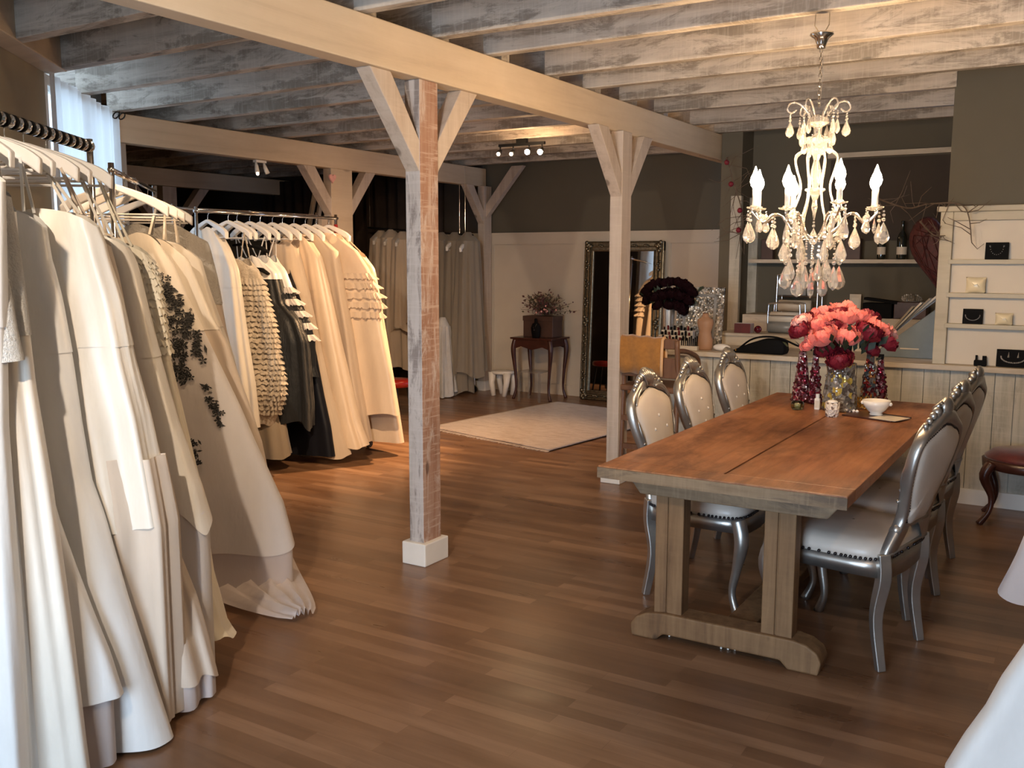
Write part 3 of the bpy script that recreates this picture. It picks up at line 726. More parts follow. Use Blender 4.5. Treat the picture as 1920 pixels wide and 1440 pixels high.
def gown(P, n, outer, mat, label, name='wedding_gown', cat='dress', group=None, kin=.75, imax=.42, thick=(.05,.11), pleat=(.004,.030), k=9, hemj=.03,
         sleeve=None, bod=None, bodmat=None, straps=True, under=None, ruffle=None, ruffmat=None, seed=0, waist=None, dmin=.10, topcut=.03, skirt_part='skirt', htilt=0, hanger_label=None, hgrp=None, res=110, mk_hanger=True, fold=1.0, vtop=0.0):
    rnd = random.Random(seed*31+5)
    n = Vector((n[0],n[1],0)).normalized(); r = Vector((0,0,1)).cross(n)      # r: along the rail, horizontal
    P = Vector(P); t = thing(name, label, cat, (P.x,P.y,P.z-.16), 0, group)
    tl = []
    for px, py in outer:
        d = ray(px,py); s = (P-O).dot(r)/d.dot(r); q = O+d*s
        tl.append((q.z, max(dmin,(q-P).dot(n))))
    tl.sort(key=lambda e:-e[0])
    ztop, zhem = tl[0][0], max(.012,tl[-1][0])
    tl = [(z,d) for z,d in tl]
    zw = waist if waist else ztop-.42
    ph = [(rnd.uniform(0,2*PI), rnd.uniform(.6,1.4), rnd.uniform(-.8,.8)) for _ in range(5)]
    org = Vector(t.location)
    def sect(z, scale=1, extra=0, zoff=0, jz=True, N=res):
        s = (ztop-z)/max(.1,(ztop-zhem)); s = min(1,max(0,s))
        o = interp(tl, z)*scale; i = -min(imax, interp(tl, z)*kin)*scale
        if s < .12: i = -max(.12, -i)
        tk = thick[0]+(thick[1]-thick[0])*s**.8
        pa = (pleat[0]+(pleat[1]-pleat[0])*s**.9)
        c = (o+i)/2; hw = (o-i)/2; out = []
        for j in range(N):
            th = 2*PI*j/N; ct, st = math.cos(th), math.sin(th)
            pl = 0
            for qi,(a,b,cc) in enumerate(ph):
                kk = k*(1,1.7,.55,2.6,.33)[qi]; pl += math.sin(round(kk)*th+a+cc*s*3*fold)*(1,.45,.8,.22,.7)[qi]
            pl *= pa/1.5
            ww = ct
            x = c+hw*ww*(1+extra/hw)+pl*.55*ct; y = (tk+extra)*math.copysign(abs(st)**.7,st)+pl*(1 if st > 0 else -1)*abs(st)**.4*.9
            dz = 0
            if jz and s > .9: dz = hemj*(math.sin(3*th+ph[0][0])+.5*math.sin(7*th+ph[1][0]))*(s-.9)*10*.5
            if s < .10: dz += -(1-s/.10)*(.055*abs(ct)**5+.03*max(0,1-abs(ct)*2.2))
            zz = max(.008, z+dz+zoff)
            out.append(P+n*x+r*y-Vector((P.x,P.y,0))+Vector((P.x,P.y,0)))
            out[-1].z = zz; out[-1] = out[-1]-org
        return out
    def surf(z0, z1, rows, scale=1, extra=0, close_top=False):
        m = MB(); vs = []; N = res
        for a in range(rows+1): vs += sect(z0+(z1-z0)*a/rows, scale, extra)
        fs = [(a*N+j,a*N+(j+1)%N,(a+1)*N+(j+1)%N,(a+1)*N+j) for a in range(rows) for j in range(N)]
        m.add(vs, fs); return m
    zb = zw
    m = surf(zb, zhem, 40); sk = m.build(skirt_part, mat, t, smooth=True)
    mb2 = surf(ztop, zb-.01, 12, 1, .003); bo = mb2.build('bodice', bodmat or mat, t, smooth=True)
    if under:
        z1, scl, umat = under
        m = MB(); vs = []; N = res
        for a in range(13):
            z = zhem+.22+(z1-zhem-.22)*a/12
            ring = sect(max(z,zhem), scl*(1-.10*0), -.01)
            q = 1.0+.0*a
            for v in ring: 
                v.z = max(.008,z)-org.z
            vs += ring
        m.add(vs, [(a*N+j,a*N+(j+1)%N,(a+1)*N+(j+1)%N,(a+1)*N+j) for a in range(12) for j in range(N)]).build('underskirt', umat, t, smooth=True)
    if straps:
        for sgn in (-1,1):
            ox = (interp(tl,ztop)*.8 if sgn > 0 else -max(.12,min(imax,interp(tl,ztop)*kin))*.8)
            m = MB(); topz = P.z-.145
            a0 = P+n*(sgn*.17); a0.z = topz
            for sy in (-1,1):
                b0 = P+n*ox+r*(thick[0]*.7*sy); b0.z = ztop-.01
                m.bar(a0-org, b0-org, .009, .003, r)
            m.build('strap', bodmat or mat, bo)
    if ruffle:
        z0, z1, rows, amp = ruffle
        m = MB()
        for a in range(rows):
            z = z0+(z1-z0)*a/(rows-1); N = res*2
            top = sect(z, 1, .004, 0, False, N); bot = sect(z-.045, 1, .010, 0, False, N)
            wv = []
            for j,(p,q) in enumerate(zip(top,bot)):
                cen = Vector((P.x-org.x,P.y-org.y,0)); dd = Vector((q.x-cen.x,q.y-cen.y,0)); dd = (r*math.copysign(1,dd.dot(r))*.6+n*math.copysign(.8,dd.dot(n))*min(1,abs(dd.dot(n))*4))
                wv.append(q+dd.normalized()*(amp*(.5+.5*math.sin(j*.9+a*1.7+1.3*math.sin(j*.13+a)))+amp*.4*rnd.random())+Vector((0,0,rnd.uniform(-.008,.008))))
            m.add(top+wv, [(j,(j+1)%N,N+(j+1)%N,N+j) for j in range(N)])
        m.build('ruffles', ruffmat or mat, t, smooth=True)
    if mk_hanger: hanger(P, n, hgrp or 'hangers on the front left rack', hanger_label or 'white hanger holding a gown on the front left rack', tilt=htilt)
    return t, bo, sk
def applique(t, parts, pts, seed=1, n_each=10, spread=10, mat='blacklace', size=.02):
    """lace flowers and leaves laid on the surface of a gown"""
    rnd = random.Random(seed); org = Vector(t.location)
    trees = [BVHTree.FromPolygons([v.co for v in p.data.vertices],[tuple(q.vertices) for q in p.data.polygons]) for p in parts]
    m = MB(); 
    for (px,py) in pts:
        for _ in range(n_each):
            x, y = px+rnd.gauss(0,spread), py+rnd.gauss(0,spread)
            d = ray(x,y).normalized(); best = None
            for tr in trees:
                h = tr.ray_cast(O-org, d)
                if h[0] is not None and (best is None or h[3] < best[3]): best = h
            if not best: continue
            p, nn = best[0], best[1]
            if nn.dot(d) > 0: nn = -nn
            a = nn.cross(Vector((0,0,1))).normalized(); b = nn.cross(a); p = p+nn*.004
            s = size*rnd.uniform(.4,1.1); ang = rnd.uniform(0,6)
            if rnd.random() < .5:
                for q in range(5):
                    e = ang+q*2*PI/5; u = a*math.cos(e)+b*math.sin(e); v = a*-math.sin(e)+b*math.cos(e)
                    m.add([p, p+u*s*.6+v*s*.28+nn*.003, p+u*s, p+u*s*.6-v*s*.28+nn*.003], [(0,1,2,3)])
            else:
                u = a*math.cos(ang)+b*math.sin(ang); v = a*-math.sin(ang)+b*math.cos(ang)
                m.add([p-u*s, p+v*s*.35, p+u*s, p-v*s*.35], [(0,1,2,3)])
    m.build('lace_applique', mat, t)

def rack(name, label, p0, p1, z, uprights=True, rings=0, low=.12, foot=.28, redcap=False):
    p0, p1 = Vector(p0), Vector(p1); d = (p1-p0); d.z = 0; Ln = d.length; d.normalize(); s = Vector((-d.y,d.x,0))
    t = thing(name, label, 'clothes rack', (p0.x,p0.y,0))
    o = Vector((p0.x,p0.y,0)); a = Vector((0,0,z)); b = d*Ln+a
    MB().tube([a-d*.02, b+d*.02], .0125, 10).build('rail','chrome',t,smooth=True)
    for e in (Vector((0,0,0)), d*Ln):
        MB().tube([e+Vector((0,0,low)), e+Vector((0,0,z+.03))], .0125, 10).build('upright','chrome',t,smooth=True)
        MB().tube([e+s*foot+Vector((0,0,low)), e-s*foot+Vector((0,0,low))], .0125, 8).build('foot_bar','chrome',t,smooth=True)
        for q in (-1,1):
            m = MB(); c = e+s*(q*foot)
            m.tube([c+s*-.012+Vector((0,0,.035)), c+s*.012+Vector((0,0,.035))], .034, 14); m.tube([c+Vector((0,0,.05)), c+Vector((0,0,low))], .008, 6)
            m.build('castor','blackmetal',t,smooth=False)
    MB().tube([Vector((0,0,low)), d*Ln+Vector((0,0,low))], .010, 8).build('lower_bar','chrome',t,smooth=True)
    for i in range(rings):
        c = a+d*(Ln*(i+.5)/rings)
        MB().tube([c-d*.006, c+d*.006], [.025,.025], 12).build('size_ring','black' if i%2 else 'chrome',t,smooth=True)
    if redcap: MB().tube([b+Vector((0,0,-.17)), b+Vector((0,0,-.05))], .016, 8).build('red_tag','redplast',t)
    return t
# ---- front left rack
E1 = Vector((-3.475,2.418,2.0)); B1 = Vector((.577,-.816,0)); N1 = Vector((.816,.577,0))
rack('clothes_rack','chrome dress rack at the front left with dark size rings on its rail',E1,E1+B1*1.9,2.0,rings=60)
def F1(s): return E1+B1*s
GF = 'gowns on the front left rack'
kw = dict(n=N1, group=GF)
gown(F1(1.42),outer=[(2,300),(6,420),(10,600),(16,800),(34,1000),(52,1200),(70,1440),(80,1560)],mat='satin_white',label='pale bluish-white gown at the very left edge of the photo',seed=1,topcut=0,k=7,pleat=(.004,.03),**kw)
t2,b2,s2 = gown(F1(1.30),outer=[(14,330),(30,450),(48,600),(60,720),(88,900),(104,1020),(128,1200),(150,1380),(168,1520)],mat='satin_ivory',bodmat='lace',label='white gown with a beaded lace bodice and sleeve, near the left edge',seed=2,k=8,**kw)
# lace sleeve hanging from the lace bodice
sp_ = [F1(1.34)+N1*d+Vector((0,0,z-2.0)) for d,z in ((.16,1.80),(.20,1.6),(.235,1.42),(.245,1.28))]
MB().tube(spline([p-Vector(t2.location)-B1*-.05 for p in sp_],14), lerp([.05,.055,.05,.045,.055],14), 14, False).build('sleeve','lace',t2,smooth=True)
t_,b_,s_ = gown(F1(1.18),outer=[(24,360),(30,440),(34,600),(55,760),(77,860),(110,977),(140,1060),(173,1147),(205,1225),(230,1302)],mat='satin_white',label='smooth white satin gown with its hem lifted clear of the floor',seed=3,under=(.02,.95,'lilac_tulle'),k=4,pleat=(.003,.022),hemj=.0,kin=.5,fold=.4,**kw)
gown(F1(1.03),outer=[(84,392),(96,480),(117,560),(140,680),(157,793),(176,900),(200,965),(247,1127),(290,1260),(331,1385)],mat='satin_white',label='long white satin gown whose plain curved hem reaches lowest in front',seed=4,k=4,pleat=(.003,.02),hemj=.0,fold=.3,**kw)
gown(F1(.90),outer=[(180,392),(200,480),(225,560),(250,680),(276,780),(295,880),(312,978)],mat='satin_ivory',label='strapless ivory gown with vertical satin folds and a lifted hem',seed=5,k=11,pleat=(.003,.032),hemj=.02,thick=(.06,.1),under=(.03,1.06,'champagne'),**kw)
gown(F1(.74),outer=[(205,430),(232,560),(258,700),(284,860),(322,1000),(370,1120),(409,1255)],mat='champagne',label='peach-shadowed tulle gown with a loose lilac hem on the floor',seed=6,k=7,pleat=(.004,.045),hemj=.05,under=(.02,1.0,'lilac_tulle'),**kw)
gown(F1(.60),outer=[(240,436),(262,520),(290,640),(330,790),(362,880),(392,962)],mat='satin_ivory',label='ivory gown with a pointed ruffled white hem',seed=7,k=6,pleat=(.004,.03),hemj=.10,thick=(.06,.11),under=(.02,1.0,'tulle'),vtop=.03,**kw)
gown(F1(.42),outer=[(276,456),(292,500),(312,640),(340,760),(372,900),(398,1080),(424,1170),(441,1192)],mat='cream_silk',label='cream gown with a gathered ruched waist beside the floral gown',seed=8,k=8,pleat=(.006,.03),hemj=.03,ruffle=(1.62,1.25,14,.008),ruffmat='cream_silk',**kw)
# ---- second row on the same side
E2 = Vector((-3.62,2.62,1.93)); E2b = Vector((-4.5,3.52,1.93)); D2 = (E2b-E2).normalized(); N2 = Vector((-D2.y,D2.x,0))*-1
N2 = Vector((D2.y,-D2.x,0)); 
rack('clothes_rack','chrome dress rack directly behind the front left rack',E2-D2*.02,E2b,1.93)
def F2(s): return E2+D2*s
kw = dict(n=N2, group=GF, hgrp='hangers on the rack behind the front left one', hanger_label='white hanger holding a gown on the rack behind the front left one')
t8,b8,s8 = gown(F2(.02),outer=[(298,436),(318,480),(352,560),(384,625),(417,693),(450,760),(477,823),(508,890),(533,943),(553,1020)],mat='tulle',bodmat='satin_ivory',label='white gown with trailing black lace flowers on bodice and skirt',seed=9,k=5,pleat=(.003,.018),hemj=.03,under=(.02,1.0,'lilac_tulle'),thick=(.06,.13),**kw)
ap = [(290,520),(300,535),(312,548),(325,560),(330,580),(318,595),(308,615),(312,640),(325,655),(335,640),(338,665),(345,610),(352,600),(360,625),(366,645),(372,660),(340,690),(342,705)]
applique(t8,[b8,s8],ap,3,13,7,size=.022)
applique(t8,[b8,s8],[(385,728),(392,745),(398,762),(405,775),(411,790),(363,832),(366,850),(370,868)],5,9,4.5,size=.018)
# train of the floral gown on the floor
m = MB(); tr = []
base_o = Vector(t8.location)
for a in range(15):
    f = a/14; c0 = at_z(430,1075,.02).lerp(at_z(568,1160,.02), f); wd = .26*(1-f)**.7+.05; px_ = (at_z(568,1160,0)-at_z(430,1075,0)).normalized(); sd = Vector((-px_.y,px_.x,0))
    for j in range(17):
        g = j/16*2-1; tr.append(c0+sd*wd*g-base_o+Vector((0,0,.01+.05*(1-f)*(1-g*g)+.022*(1+math.sin(j*1.9+a*.5))*(1-abs(g)**3)+.10*(1-f)**4)))
m.add(tr,[(a*17+j,a*17+j+1,(a+1)*17+j+1,(a+1)*17+j) for a in range(14) for j in range(16)]).build('train','lilac_tulle',t8,smooth=True)
gown(F2(.30),outer=[(326,446),(345,470),(372,540),(396,600),(420,640),(440,700),(462,760),(485,830),(500,900)],mat='champagne',bodmat='satin_ivory',label='plain pale gown just behind the floral one',seed=10,k=6,**kw)
gown(F2(.62),outer=[(352,452),(372,470),(393,542),(415,600),(436,650),(456,720),(470,780),(482,850)],mat='satin_ivory',label='ivory gown with a straight bust line, second behind the floral one',seed=11,k=7,**kw)
gown(F2(1.0),outer=[(352,420),(385,440),(405,520),(424,620),(440,680),(455,760),(468,830)],mat='champagne',bodmat='lace',label='sleeved lace gown third behind the floral one',seed=12,k=7,**kw)
# ---- back left rack
P2a = Vector((-5.47,4.62,1.895)); P2b = Vector((-5.40,6.0,1.895)); D3 = (P2b-P2a).normalized(); N3 = Vector((D3.y,-D3.x,0))
rack('clothes_rack','chrome dress rack in the back left carrying the dark and peach gowns',P2a,P2b,1.895,redcap=True,foot=.33)
Q2a = Vector((-5.84,4.72,1.93)); Q2b = Vector((-5.80,6.2,1.93))
rack('clothes_rack','chrome rack rail standing behind the dark and peach gowns',Q2a,Q2b,1.93)
def F3(Y): return P2a+D3*((Y-P2a.y)/D3.y)
kw = dict(n=N3, hgrp='hangers on the back left rack', hanger_label='white hanger holding a gown on the back left rack', group='gowns on the back left rack')
gown(F3(4.72),outer=[(408,425),(430,470),(444,505),(452,560),(462,640),(474,720),(482,800)],mat='satin_ivory',label='ivory short-sleeved gown left of the feathery ruffled one',seed=13,k=7,thick=(.05,.08),**kw)
gown(F3(4.90),outer=[(468,484),(482,500),(494,545),(512,610),(520,660),(528,700),(531,742),(520,772),(508,800)],mat='feather',label='ivory gown covered in feathery ruffles down to the hem',seed=14,k=6,thick=(.06,.09),ruffle=(1.42,.48,26,.022),waist=1.2,**kw)
gown(F3(4.98),outer=[(486,560),(505,640),(525,760),(540,858)],mat='lining',label='dusty beige gown showing below the feathery one',seed=15,k=6,straps=False,**kw)
t12,b12,s12 = gown(F3(5.10),outer=[(498,480),(520,510),(534,570),(560,600),(574,640),(578,700),(582,760),(582,800)],mat='charcoal',bodmat='satin_white',label='charcoal taffeta gown with a white bodice and black bow bands',seed=16,k=8,pleat=(.01,.05),waist=1.42,thick=(.06,.1),hemj=.06,**kw)
m = MB(); 
for zz in (1.66,1.50):
    c = F3(5.10)-Vector(t12.location); m.tube([c+N3*d+Vector((0,0,zz-c.z-Vector(t12.location).z+dz))-D3*.075 for d,dz in ((-.1,0),(0,.01),(.1,-.01),(.2,-.02),(.27,-.05))], [.018,.025,.02,.028,.02], 8, True, .5)
m.build('bow_band','black',t12,smooth=True)
gown(F3(5.20),outer=[(516,478),(535,510),(552,560),(575,600),(582,640),(580,690),(584,710)],mat='charcoal',bodmat='satin_white',label='dark gown with a white bodice and wavy white frill edge',seed=17,k=7,waist=1.35,ruffle=(1.35,1.0,5,.03),ruffmat='tulle',**kw)
gown(F3(5.32),outer=[(540,500),(552,540),(575,600),(590,660),(605,740),(618,800),(626,856)],mat='navy',label='long plain navy-black gown',seed=18,k=5,pleat=(.003,.02),hemj=.0,straps=False,**kw)
gown(F3(5.42),outer=[(556,452),(566,500),(580,560),(600,660),(618,740),(636,800),(652,858)],mat='peach_tulle',label='narrow peach tulle gown right of the navy one',seed=19,k=6,**kw)
gown(F3(5.54),outer=[(580,440),(600,480),(618,560),(634,640),(652,720),(668,790),(684,836)],mat='peach',label='peach satin gown with deep vertical folds',seed=20,k=8,pleat=(.004,.04),**kw)
gown(F3(5.66),outer=[(604,436),(632,470),(645,540),(660,620),(672,700),(686,780),(694,826)],mat='peach_tulle',label='champagne gown with a sheer wrapped bodice',seed=21,k=8,pleat=(.004,.04),**kw)
gown(F3(5.78),outer=[(640,436),(668,470),(690,505),(708,548),(716,572),(712,590),(722,640),(735,700),(748,780)],mat='peach',bodmat='peach_tulle',label='peach gown with small stepped ruffles on its side',seed=22,k=6,ruffle=(1.45,1.15,5,.035),ruffmat='peach_tulle',**kw)
gown(F3(5.92),outer=[(684,470),(700,500),(712,560),(722,620),(734,690),(746,760),(757,830)],mat='peach',label='wide plain peach satin gown at the right end of the back left rack',seed=23,k=4,pleat=(.003,.018),hemj=.0,kin=.35,fold=.3,**kw)

# ---- hanging rail at the back
ra, rb = at_y(690,427,9.0), at_y(887,441,9.0)
RT = thing('hanging_rail','thin ceiling-hung clothes rail in front of the back wall','clothes rack',(ra.x,ra.y,ra.z))
MB().tube([(0,0,0),rb-ra], .012, 8).build('rail','blackmetal',RT)
for f in (.02,.88,.93): q = (rb-ra)*f; MB().tube([q, Vector((q.x,q.y,2.63-ra.z))], .002, 5).build('suspension_wire','chrome',RT)
kw = dict(n=Vector((.1,-1,0)), hgrp='hangers on the ceiling-hung rail', hanger_label='white hanger on the ceiling-hung rail at the back', group='pale garments on the ceiling-hung rail', res=70)
def backg(px, py0, py1, w0, w1, mat, label, seed, **k2):
    P = ra.lerp(rb, (px-690)/197)
    q0 = at_y(px,py0,9.0).z; q1 = max(.02,at_y(px,py1,9.0).z)
    n = Vector((.25,-1,0)).normalized(); 
    g_ = gown_simple(P, n, q0, q1, w0, w1, mat, label, seed, **k2); return g_
def gown_simple(P, n, z0, z1, w0, w1, mat, label, seed, name='wedding_gown', group='pale garments on the ceiling-hung rail', tk=(.10,.16), hg=True, cat='dress'):
    rnd = random.Random(seed); t = thing(name, label, cat, (P.x,P.y,P.z-.16), 0, group); org = Vector(t.location)
    r = Vector((0,0,1)).cross(n); m = MB(); N = 64; vs = []; a1, a2 = rnd.uniform(0,6), rnd.uniform(0,6)
    for a in range(31):
        s = a/30; z = z0+(z1-z0)*s; w_ = w0+(w1-w0)*s**.8; k_ = tk[0]+(tk[1]-tk[0])*s
        for j in range(N):
            th = 2*PI*j/N; pl = (.006+.02*s)*(math.sin(9*th+a1+s)+.6*math.sin(15*th+a2-s))
            p = P+n*(math.cos(th)*(w_+pl))+r*(math.sin(th)*(k_+pl)); p.z = max(.01,z+(.04*math.sin(3*th+a1) if a == 30 else 0)); vs.append(p-org)
    m.add(vs,[(a*N+j,a*N+(j+1)%N,(a+1)*N+(j+1)%N,(a+1)*N+j) for a in range(30) for j in range(N)]).build('skirt',mat,t,smooth=True)
    m = MB(); vs = []
    for a in range(7):
        s = a/6; z = z0+.10*(1-s)
        for j in range(N):
            th = 2*PI*j/N; p = P+n*(math.cos(th)*(w0*.35+(w0*.65)*s))+r*(math.sin(th)*(.03+(tk[0]-.03)*s)); p.z = z; vs.append(p-org)
    m.add(vs,[(a*N+j,a*N+(j+1)%N,(a+1)*N+(j+1)%N,(a+1)*N+j) for a in range(6) for j in range(N)]).build('shoulders',mat,t,smooth=True)
    if hg: hanger(P, n, 'hangers on the ceiling-hung rail', 'white hanger on the ceiling-hung rail at the back')
    return t
for px,y0,y1,w0,w1,mt,lb,sd in ((716,448,640,.16,.24,'champagne','cream wrap top gown at the left end of the ceiling-hung rail',1),(736,446,690,.16,.24,'champagne','cream gown hanging beside the front post on the far rail',2),
    (758,450,620,.15,.2,'champagne','short cream jacket half hidden by the front post',3),(800,452,600,.15,.26,'peach_tulle','pale blouse-like gown just right of the front post at the back',4)):
    backg(px,y0,y1,w0,w1,mt,lb,sd,tk=(.13,.2))
for px,y1,lb,sd in ((832,745,'long grey-beige tulle veil right of the front post, left one',5),(855,740,'middle long grey-beige tulle veil by the back wall',6),(878,700,'rightmost grey-beige tulle veil by the back wall',7)):
    backg(px,452,y1,.14,.22,'veil',lb,sd,tk=(.13,.2),name='veil',cat='veil')
# lace gown standing low in front of the veils and a rack foot with castor
q = at_y(845,700,8.9); q2 = at_y(845,610,8.9)
gown_simple(Vector((q.x,8.75,q2.z+.12)),Vector((.25,-1,0)).normalized(),q2.z,.02,.10,.2,'lace','white lace gown bottom trailing on the floor before the veils',9,tk=(.08,.14),hg=False)
c0 = at_z(890,735,.0); m = thing('rack_foot','chrome rack foot with a black castor beside the veils','clothes rack',(c0.x,c0.y,0))
MB().tube(spline([(0,0,.07),(-.01,0,.2),(-.06,.02,.25),(-.25,.05,.25)],14), .010, 8).build('bent_tube','chrome',m,smooth=True)
MB().tube([(-.0,0,.1),(-.35,.05,.08)], .008, 8).build('lower_tube','blackmetal',m); MB().tube([(0,-.012,.035),(0,.012,.035)], .035, 14).build('castor','blackmetal',m)
# dark curtain in the back
m = MB(); n_ = 120; vs = []
for zi in (0.02,2.6):
    for i in range(n_+1): x = -9.8+3.0*i/n_; vs.append((x, 9.42+.045*math.sin(i*.9)+.02*math.sin(i*.37), zi))
m.add(vs,[(i,i+1,n_+2+i,n_+1+i) for i in range(n_)]); cu = m.build('curtain','curtain',smooth=True)
md = cu.modifiers.new('solid','SOLIDIFY'); md.thickness = .008; tag(cu,'dark brown floor-length curtain at the back of the room','curtain')
# two battens seen above the racks behind the thick post
for i,(x0,y0,x1,y1) in enumerate(((592,355,583,405),(603,370,597,405))):
    a, b = at_y(x0,y0,8.2), at_y(x1,y1,8.2); b = a+(b-a)*(a.z/(a.z-b.z))
    o = MB().bar(a,b,.05,.03).build('wooden_batten','beam'); tag(origin(o,b), ['longer pale wooden batten leaning behind the thick post','shorter pale wooden batten leaning behind the thick post'][i],'batten')

# ---- gowns at the right edge
kw = dict(group='gowns at the right edge', hgrp='hangers out at the right wall', hanger_label='white hanger outside the right edge of the photo')
rack('clothes_rack','chrome rack holding the gowns at the right edge of the photo',(.62,2.3,0),(.68,3.9,0),1.95,foot=.2)
gown(Vector((.64,2.95,1.95)),Vector((-1,.03,0)),outer=[(2140,700),(2080,900),(1990,1080),(1920,1212),(1880,1270),(1850,1325),(1810,1380),(1775,1440)],mat='satin_white',label='big white gown skirt at the lower right corner',seed=31,k=6,pleat=(.004,.03),**kw)
gown(Vector((.65,3.55,1.95)),Vector((-1,.03,0)),outer=[(2060,640),(2010,820),(1960,930),(1920,1040),(1888,1112)],mat='lilac_tulle',label='pale pink gown hem just entering at the right edge',seed=32,k=6,under=(.35,.8,'satin_ivory'),**kw)

# ---- sheer curtain at the left window
m = MB(); n_ = 90; vs = []
for zi in range(2):
    for i in range(n_+1):
        p = wl(-.02+1.72*i/n_, 2.62 if zi else .9, .045+.016*math.sin(i*.8)+.01*math.sin(i*.31)); vs.append(p)
m.add(vs,[(i,i+1,n_+2+i,n_+1+i) for i in range(n_)]); o = m.build('sheer_curtain','sheer',smooth=True); tag(origin(o,wl(.8,2.6,.05)),'backlit white sheer curtain over the left window','curtain')
# hook and wires at the beam end
hk = at_x(217,216,-6.2)
t = thing('wire_hook','black ring hook with two thin wires at the beam end by the white curtain','hook',(hk.x,hk.y,hk.z))
for dx in (-.02,.03): MB().tube([(.03+dx*math.cos(a)*0+.02*math.cos(a),dx+.022*math.sin(a),-.005+.022*math.cos(a)) for a in [2*PI*i/10 for i in range(11)]], .005, 6, False).build('ring','blackmetal',t)
for dx in (-.01,.01): MB().tube([(.03,dx,0),(.03,dx,2.63-hk.z)], .002, 4).build('wire','blackmetal',t)

# ================================================================== FLOWERS
def bloom_mb(r, seed, flat=.6):
    rnd = random.Random(seed); m = MB()
    for ring,(rr,cnt,p1,p0,fl) in enumerate(((1.0,9,72,135,.20),(.93,9,56,115,.16),(.82,8,42,100,.12),(.70,7,30,90,.10),(.56,6,18,80,.06),(.40,5,6,70,.04))):
        for i in range(cnt):
            a = 2*PI*(i+.5*ring)/cnt+rnd.uniform(-.2,.2); hw = PI/cnt*1.3; pts = []; q1 = p1+rnd.uniform(-14,14); rs = rnd.uniform(.9,1.08)
            for k in range(7):
                f = k/6; ph = math.radians(p0+(q1-p0)*f); R_ = rr*r*rs*(1+fl*f**3)
                wd = hw*math.sin(PI*(.15+.60*f))**.6
                for j in range(8):
                    g = j/3.5-1; aa = a+wd*g; rj = R_*(1+.05*g*g*f+.045*math.sin(g*9+i*2+ring)*f*f)+(rnd.uniform(-.045,.045)*r if k >= 5 else 0)
                    pz = ph+math.radians(12*abs(g)**3*f+4*math.sin(g*7+i)*f)
                    pts.append((math.cos(aa)*math.sin(pz)*rj, math.sin(aa)*math.sin(pz)*rj, math.cos(pz)*rj*.85))
            m.add(pts,[(k*8+j,k*8+j+1,(k+1)*8+j+1,(k+1)*8+j) for k in range(6) for j in range(7)])
    m.ball((0,0,0), r*.40, 8, 6)
    return m
def bouquet(t, blooms, leaves, leafmat, seed, stems=None):
    """blooms: (x,y,z,r,mat) local to t, facing out from centre c"""
    rnd = random.Random(seed); me = {}
    c = Vector(stems) if stems else Vector((0,0,0))
    for (x,y,z,r,mt) in blooms:
        if mt not in me:
            o = bloom_mb(1.0, rnd.randint(0,99)).build('bloom', mt, t, smooth=True); me[mt] = o.data
        else:
            o = bpy.data.objects.new('bloom', me[mt]); C.objects.link(o); o.parent = t
        o.location = (x,y,z); o.scale = (r,r,r)
        d = (Vector((x,y,z))-c).normalized(); o.rotation_euler = (d.to_track_quat('Z','Y')).to_euler()
    m = MB()
    for p in leaves:
        p = Vector(p); d = (p-c).normalized(); s = d.cross(Vector((rnd.uniform(-1,1),rnd.uniform(-1,1),rnd.uniform(-.3,.3)))).normalized(); Ls = rnd.uniform(.035,.06)
        m.add([p-d*Ls*.3,p+s*Ls*.35+d*Ls*.3,p+d*Ls,p-s*Ls*.35+d*Ls*.3],[(0,1,2),(0,2,3)])
    if leaves: m.build('leaves',leafmat,t)
    return t
# big pink bouquet on the table
VB = at_z(1572,770,.76); VB = Vector((VB.x, VB.y+.02, .76))
vz = lambda y: at_y(1572,y,VB.y).z
px2m = 1769/ (fw.dot(VB-O))
def vx(x): return (x-1572)/px2m
FB = thing('flower_bouquet','large bouquet of coral-pink and crimson silk peonies on the dining table','flowers',(VB.x,VB.y,.80))
right_u = Vector((rt.x,rt.y,0)).normalized(); back_u = Vector((fw.x,fw.y,0)).normalized()
def loc_(x, y, dep): p = right_u*vx(x-14)+back_u*dep; return (p.x, p.y, vz(y+14)-.80)
bl = [(1508,588,-.0,'palepink',.040),(1535,592,-.02,'pinkflower',.046),(1500,603,-.05,'redflower',.042),(1555,583,.02,'pinkflower',.045),(1590,580,.0,'pinkflower',.048),(1580,575,.05,'redflower',.045),
      (1615,578,.02,'pinkflower',.048),(1535,612,-.10,'pinkflower',.056),(1583,612,-.10,'pinkflower',.054),(1622,605,-.09,'redflower',.054),(1650,600,-.02,'pinkflower',.050),(1662,624,-.04,'redflower',.046),
      (1512,630,-.08,'pinkflower',.030),(1569,655,-.10,'redflower',.052),(1560,594,-.05,'redflower',.034),(1640,582,.06,'redflower',.045),(1672,610,.03,'palepink',.040),(1520,590,.08,'redflower',.045),(1560,575,.10,'pinkflower',.05),(1600,570,.12,'pinkflower',.05),(1550,640,-.04,'redflower',.04),(1640,640,.0,'redflower',.035)]
rnd = random.Random(3)
lv = [(rnd.gauss(0,.10),rnd.gauss(0,.10),vz(640)-.80+rnd.gauss(0,.03)) for _ in range(120)]
bouquet(FB,[(*loc_(x,y,d),r*1.22,mt) for x,y,d,mt,r in bl],lv,'leafdark',4,stems=(0,0,vz(720)-.80))
m = MB()
for i in range(9): a = i*.7; m.tube([(math.cos(a)*.02,math.sin(a)*.02,.02),(math.cos(a)*.05,math.sin(a)*.05,vz(640)-.80)], .004, 5)
m.build('stems','leafdark',FB)
def vtop(y): return vz(y)-.76
V = thing('glass_vase','wide clear beaded glass vase under the pink bouquet','vase',VB)
m = MB(); hh = vtop(680)
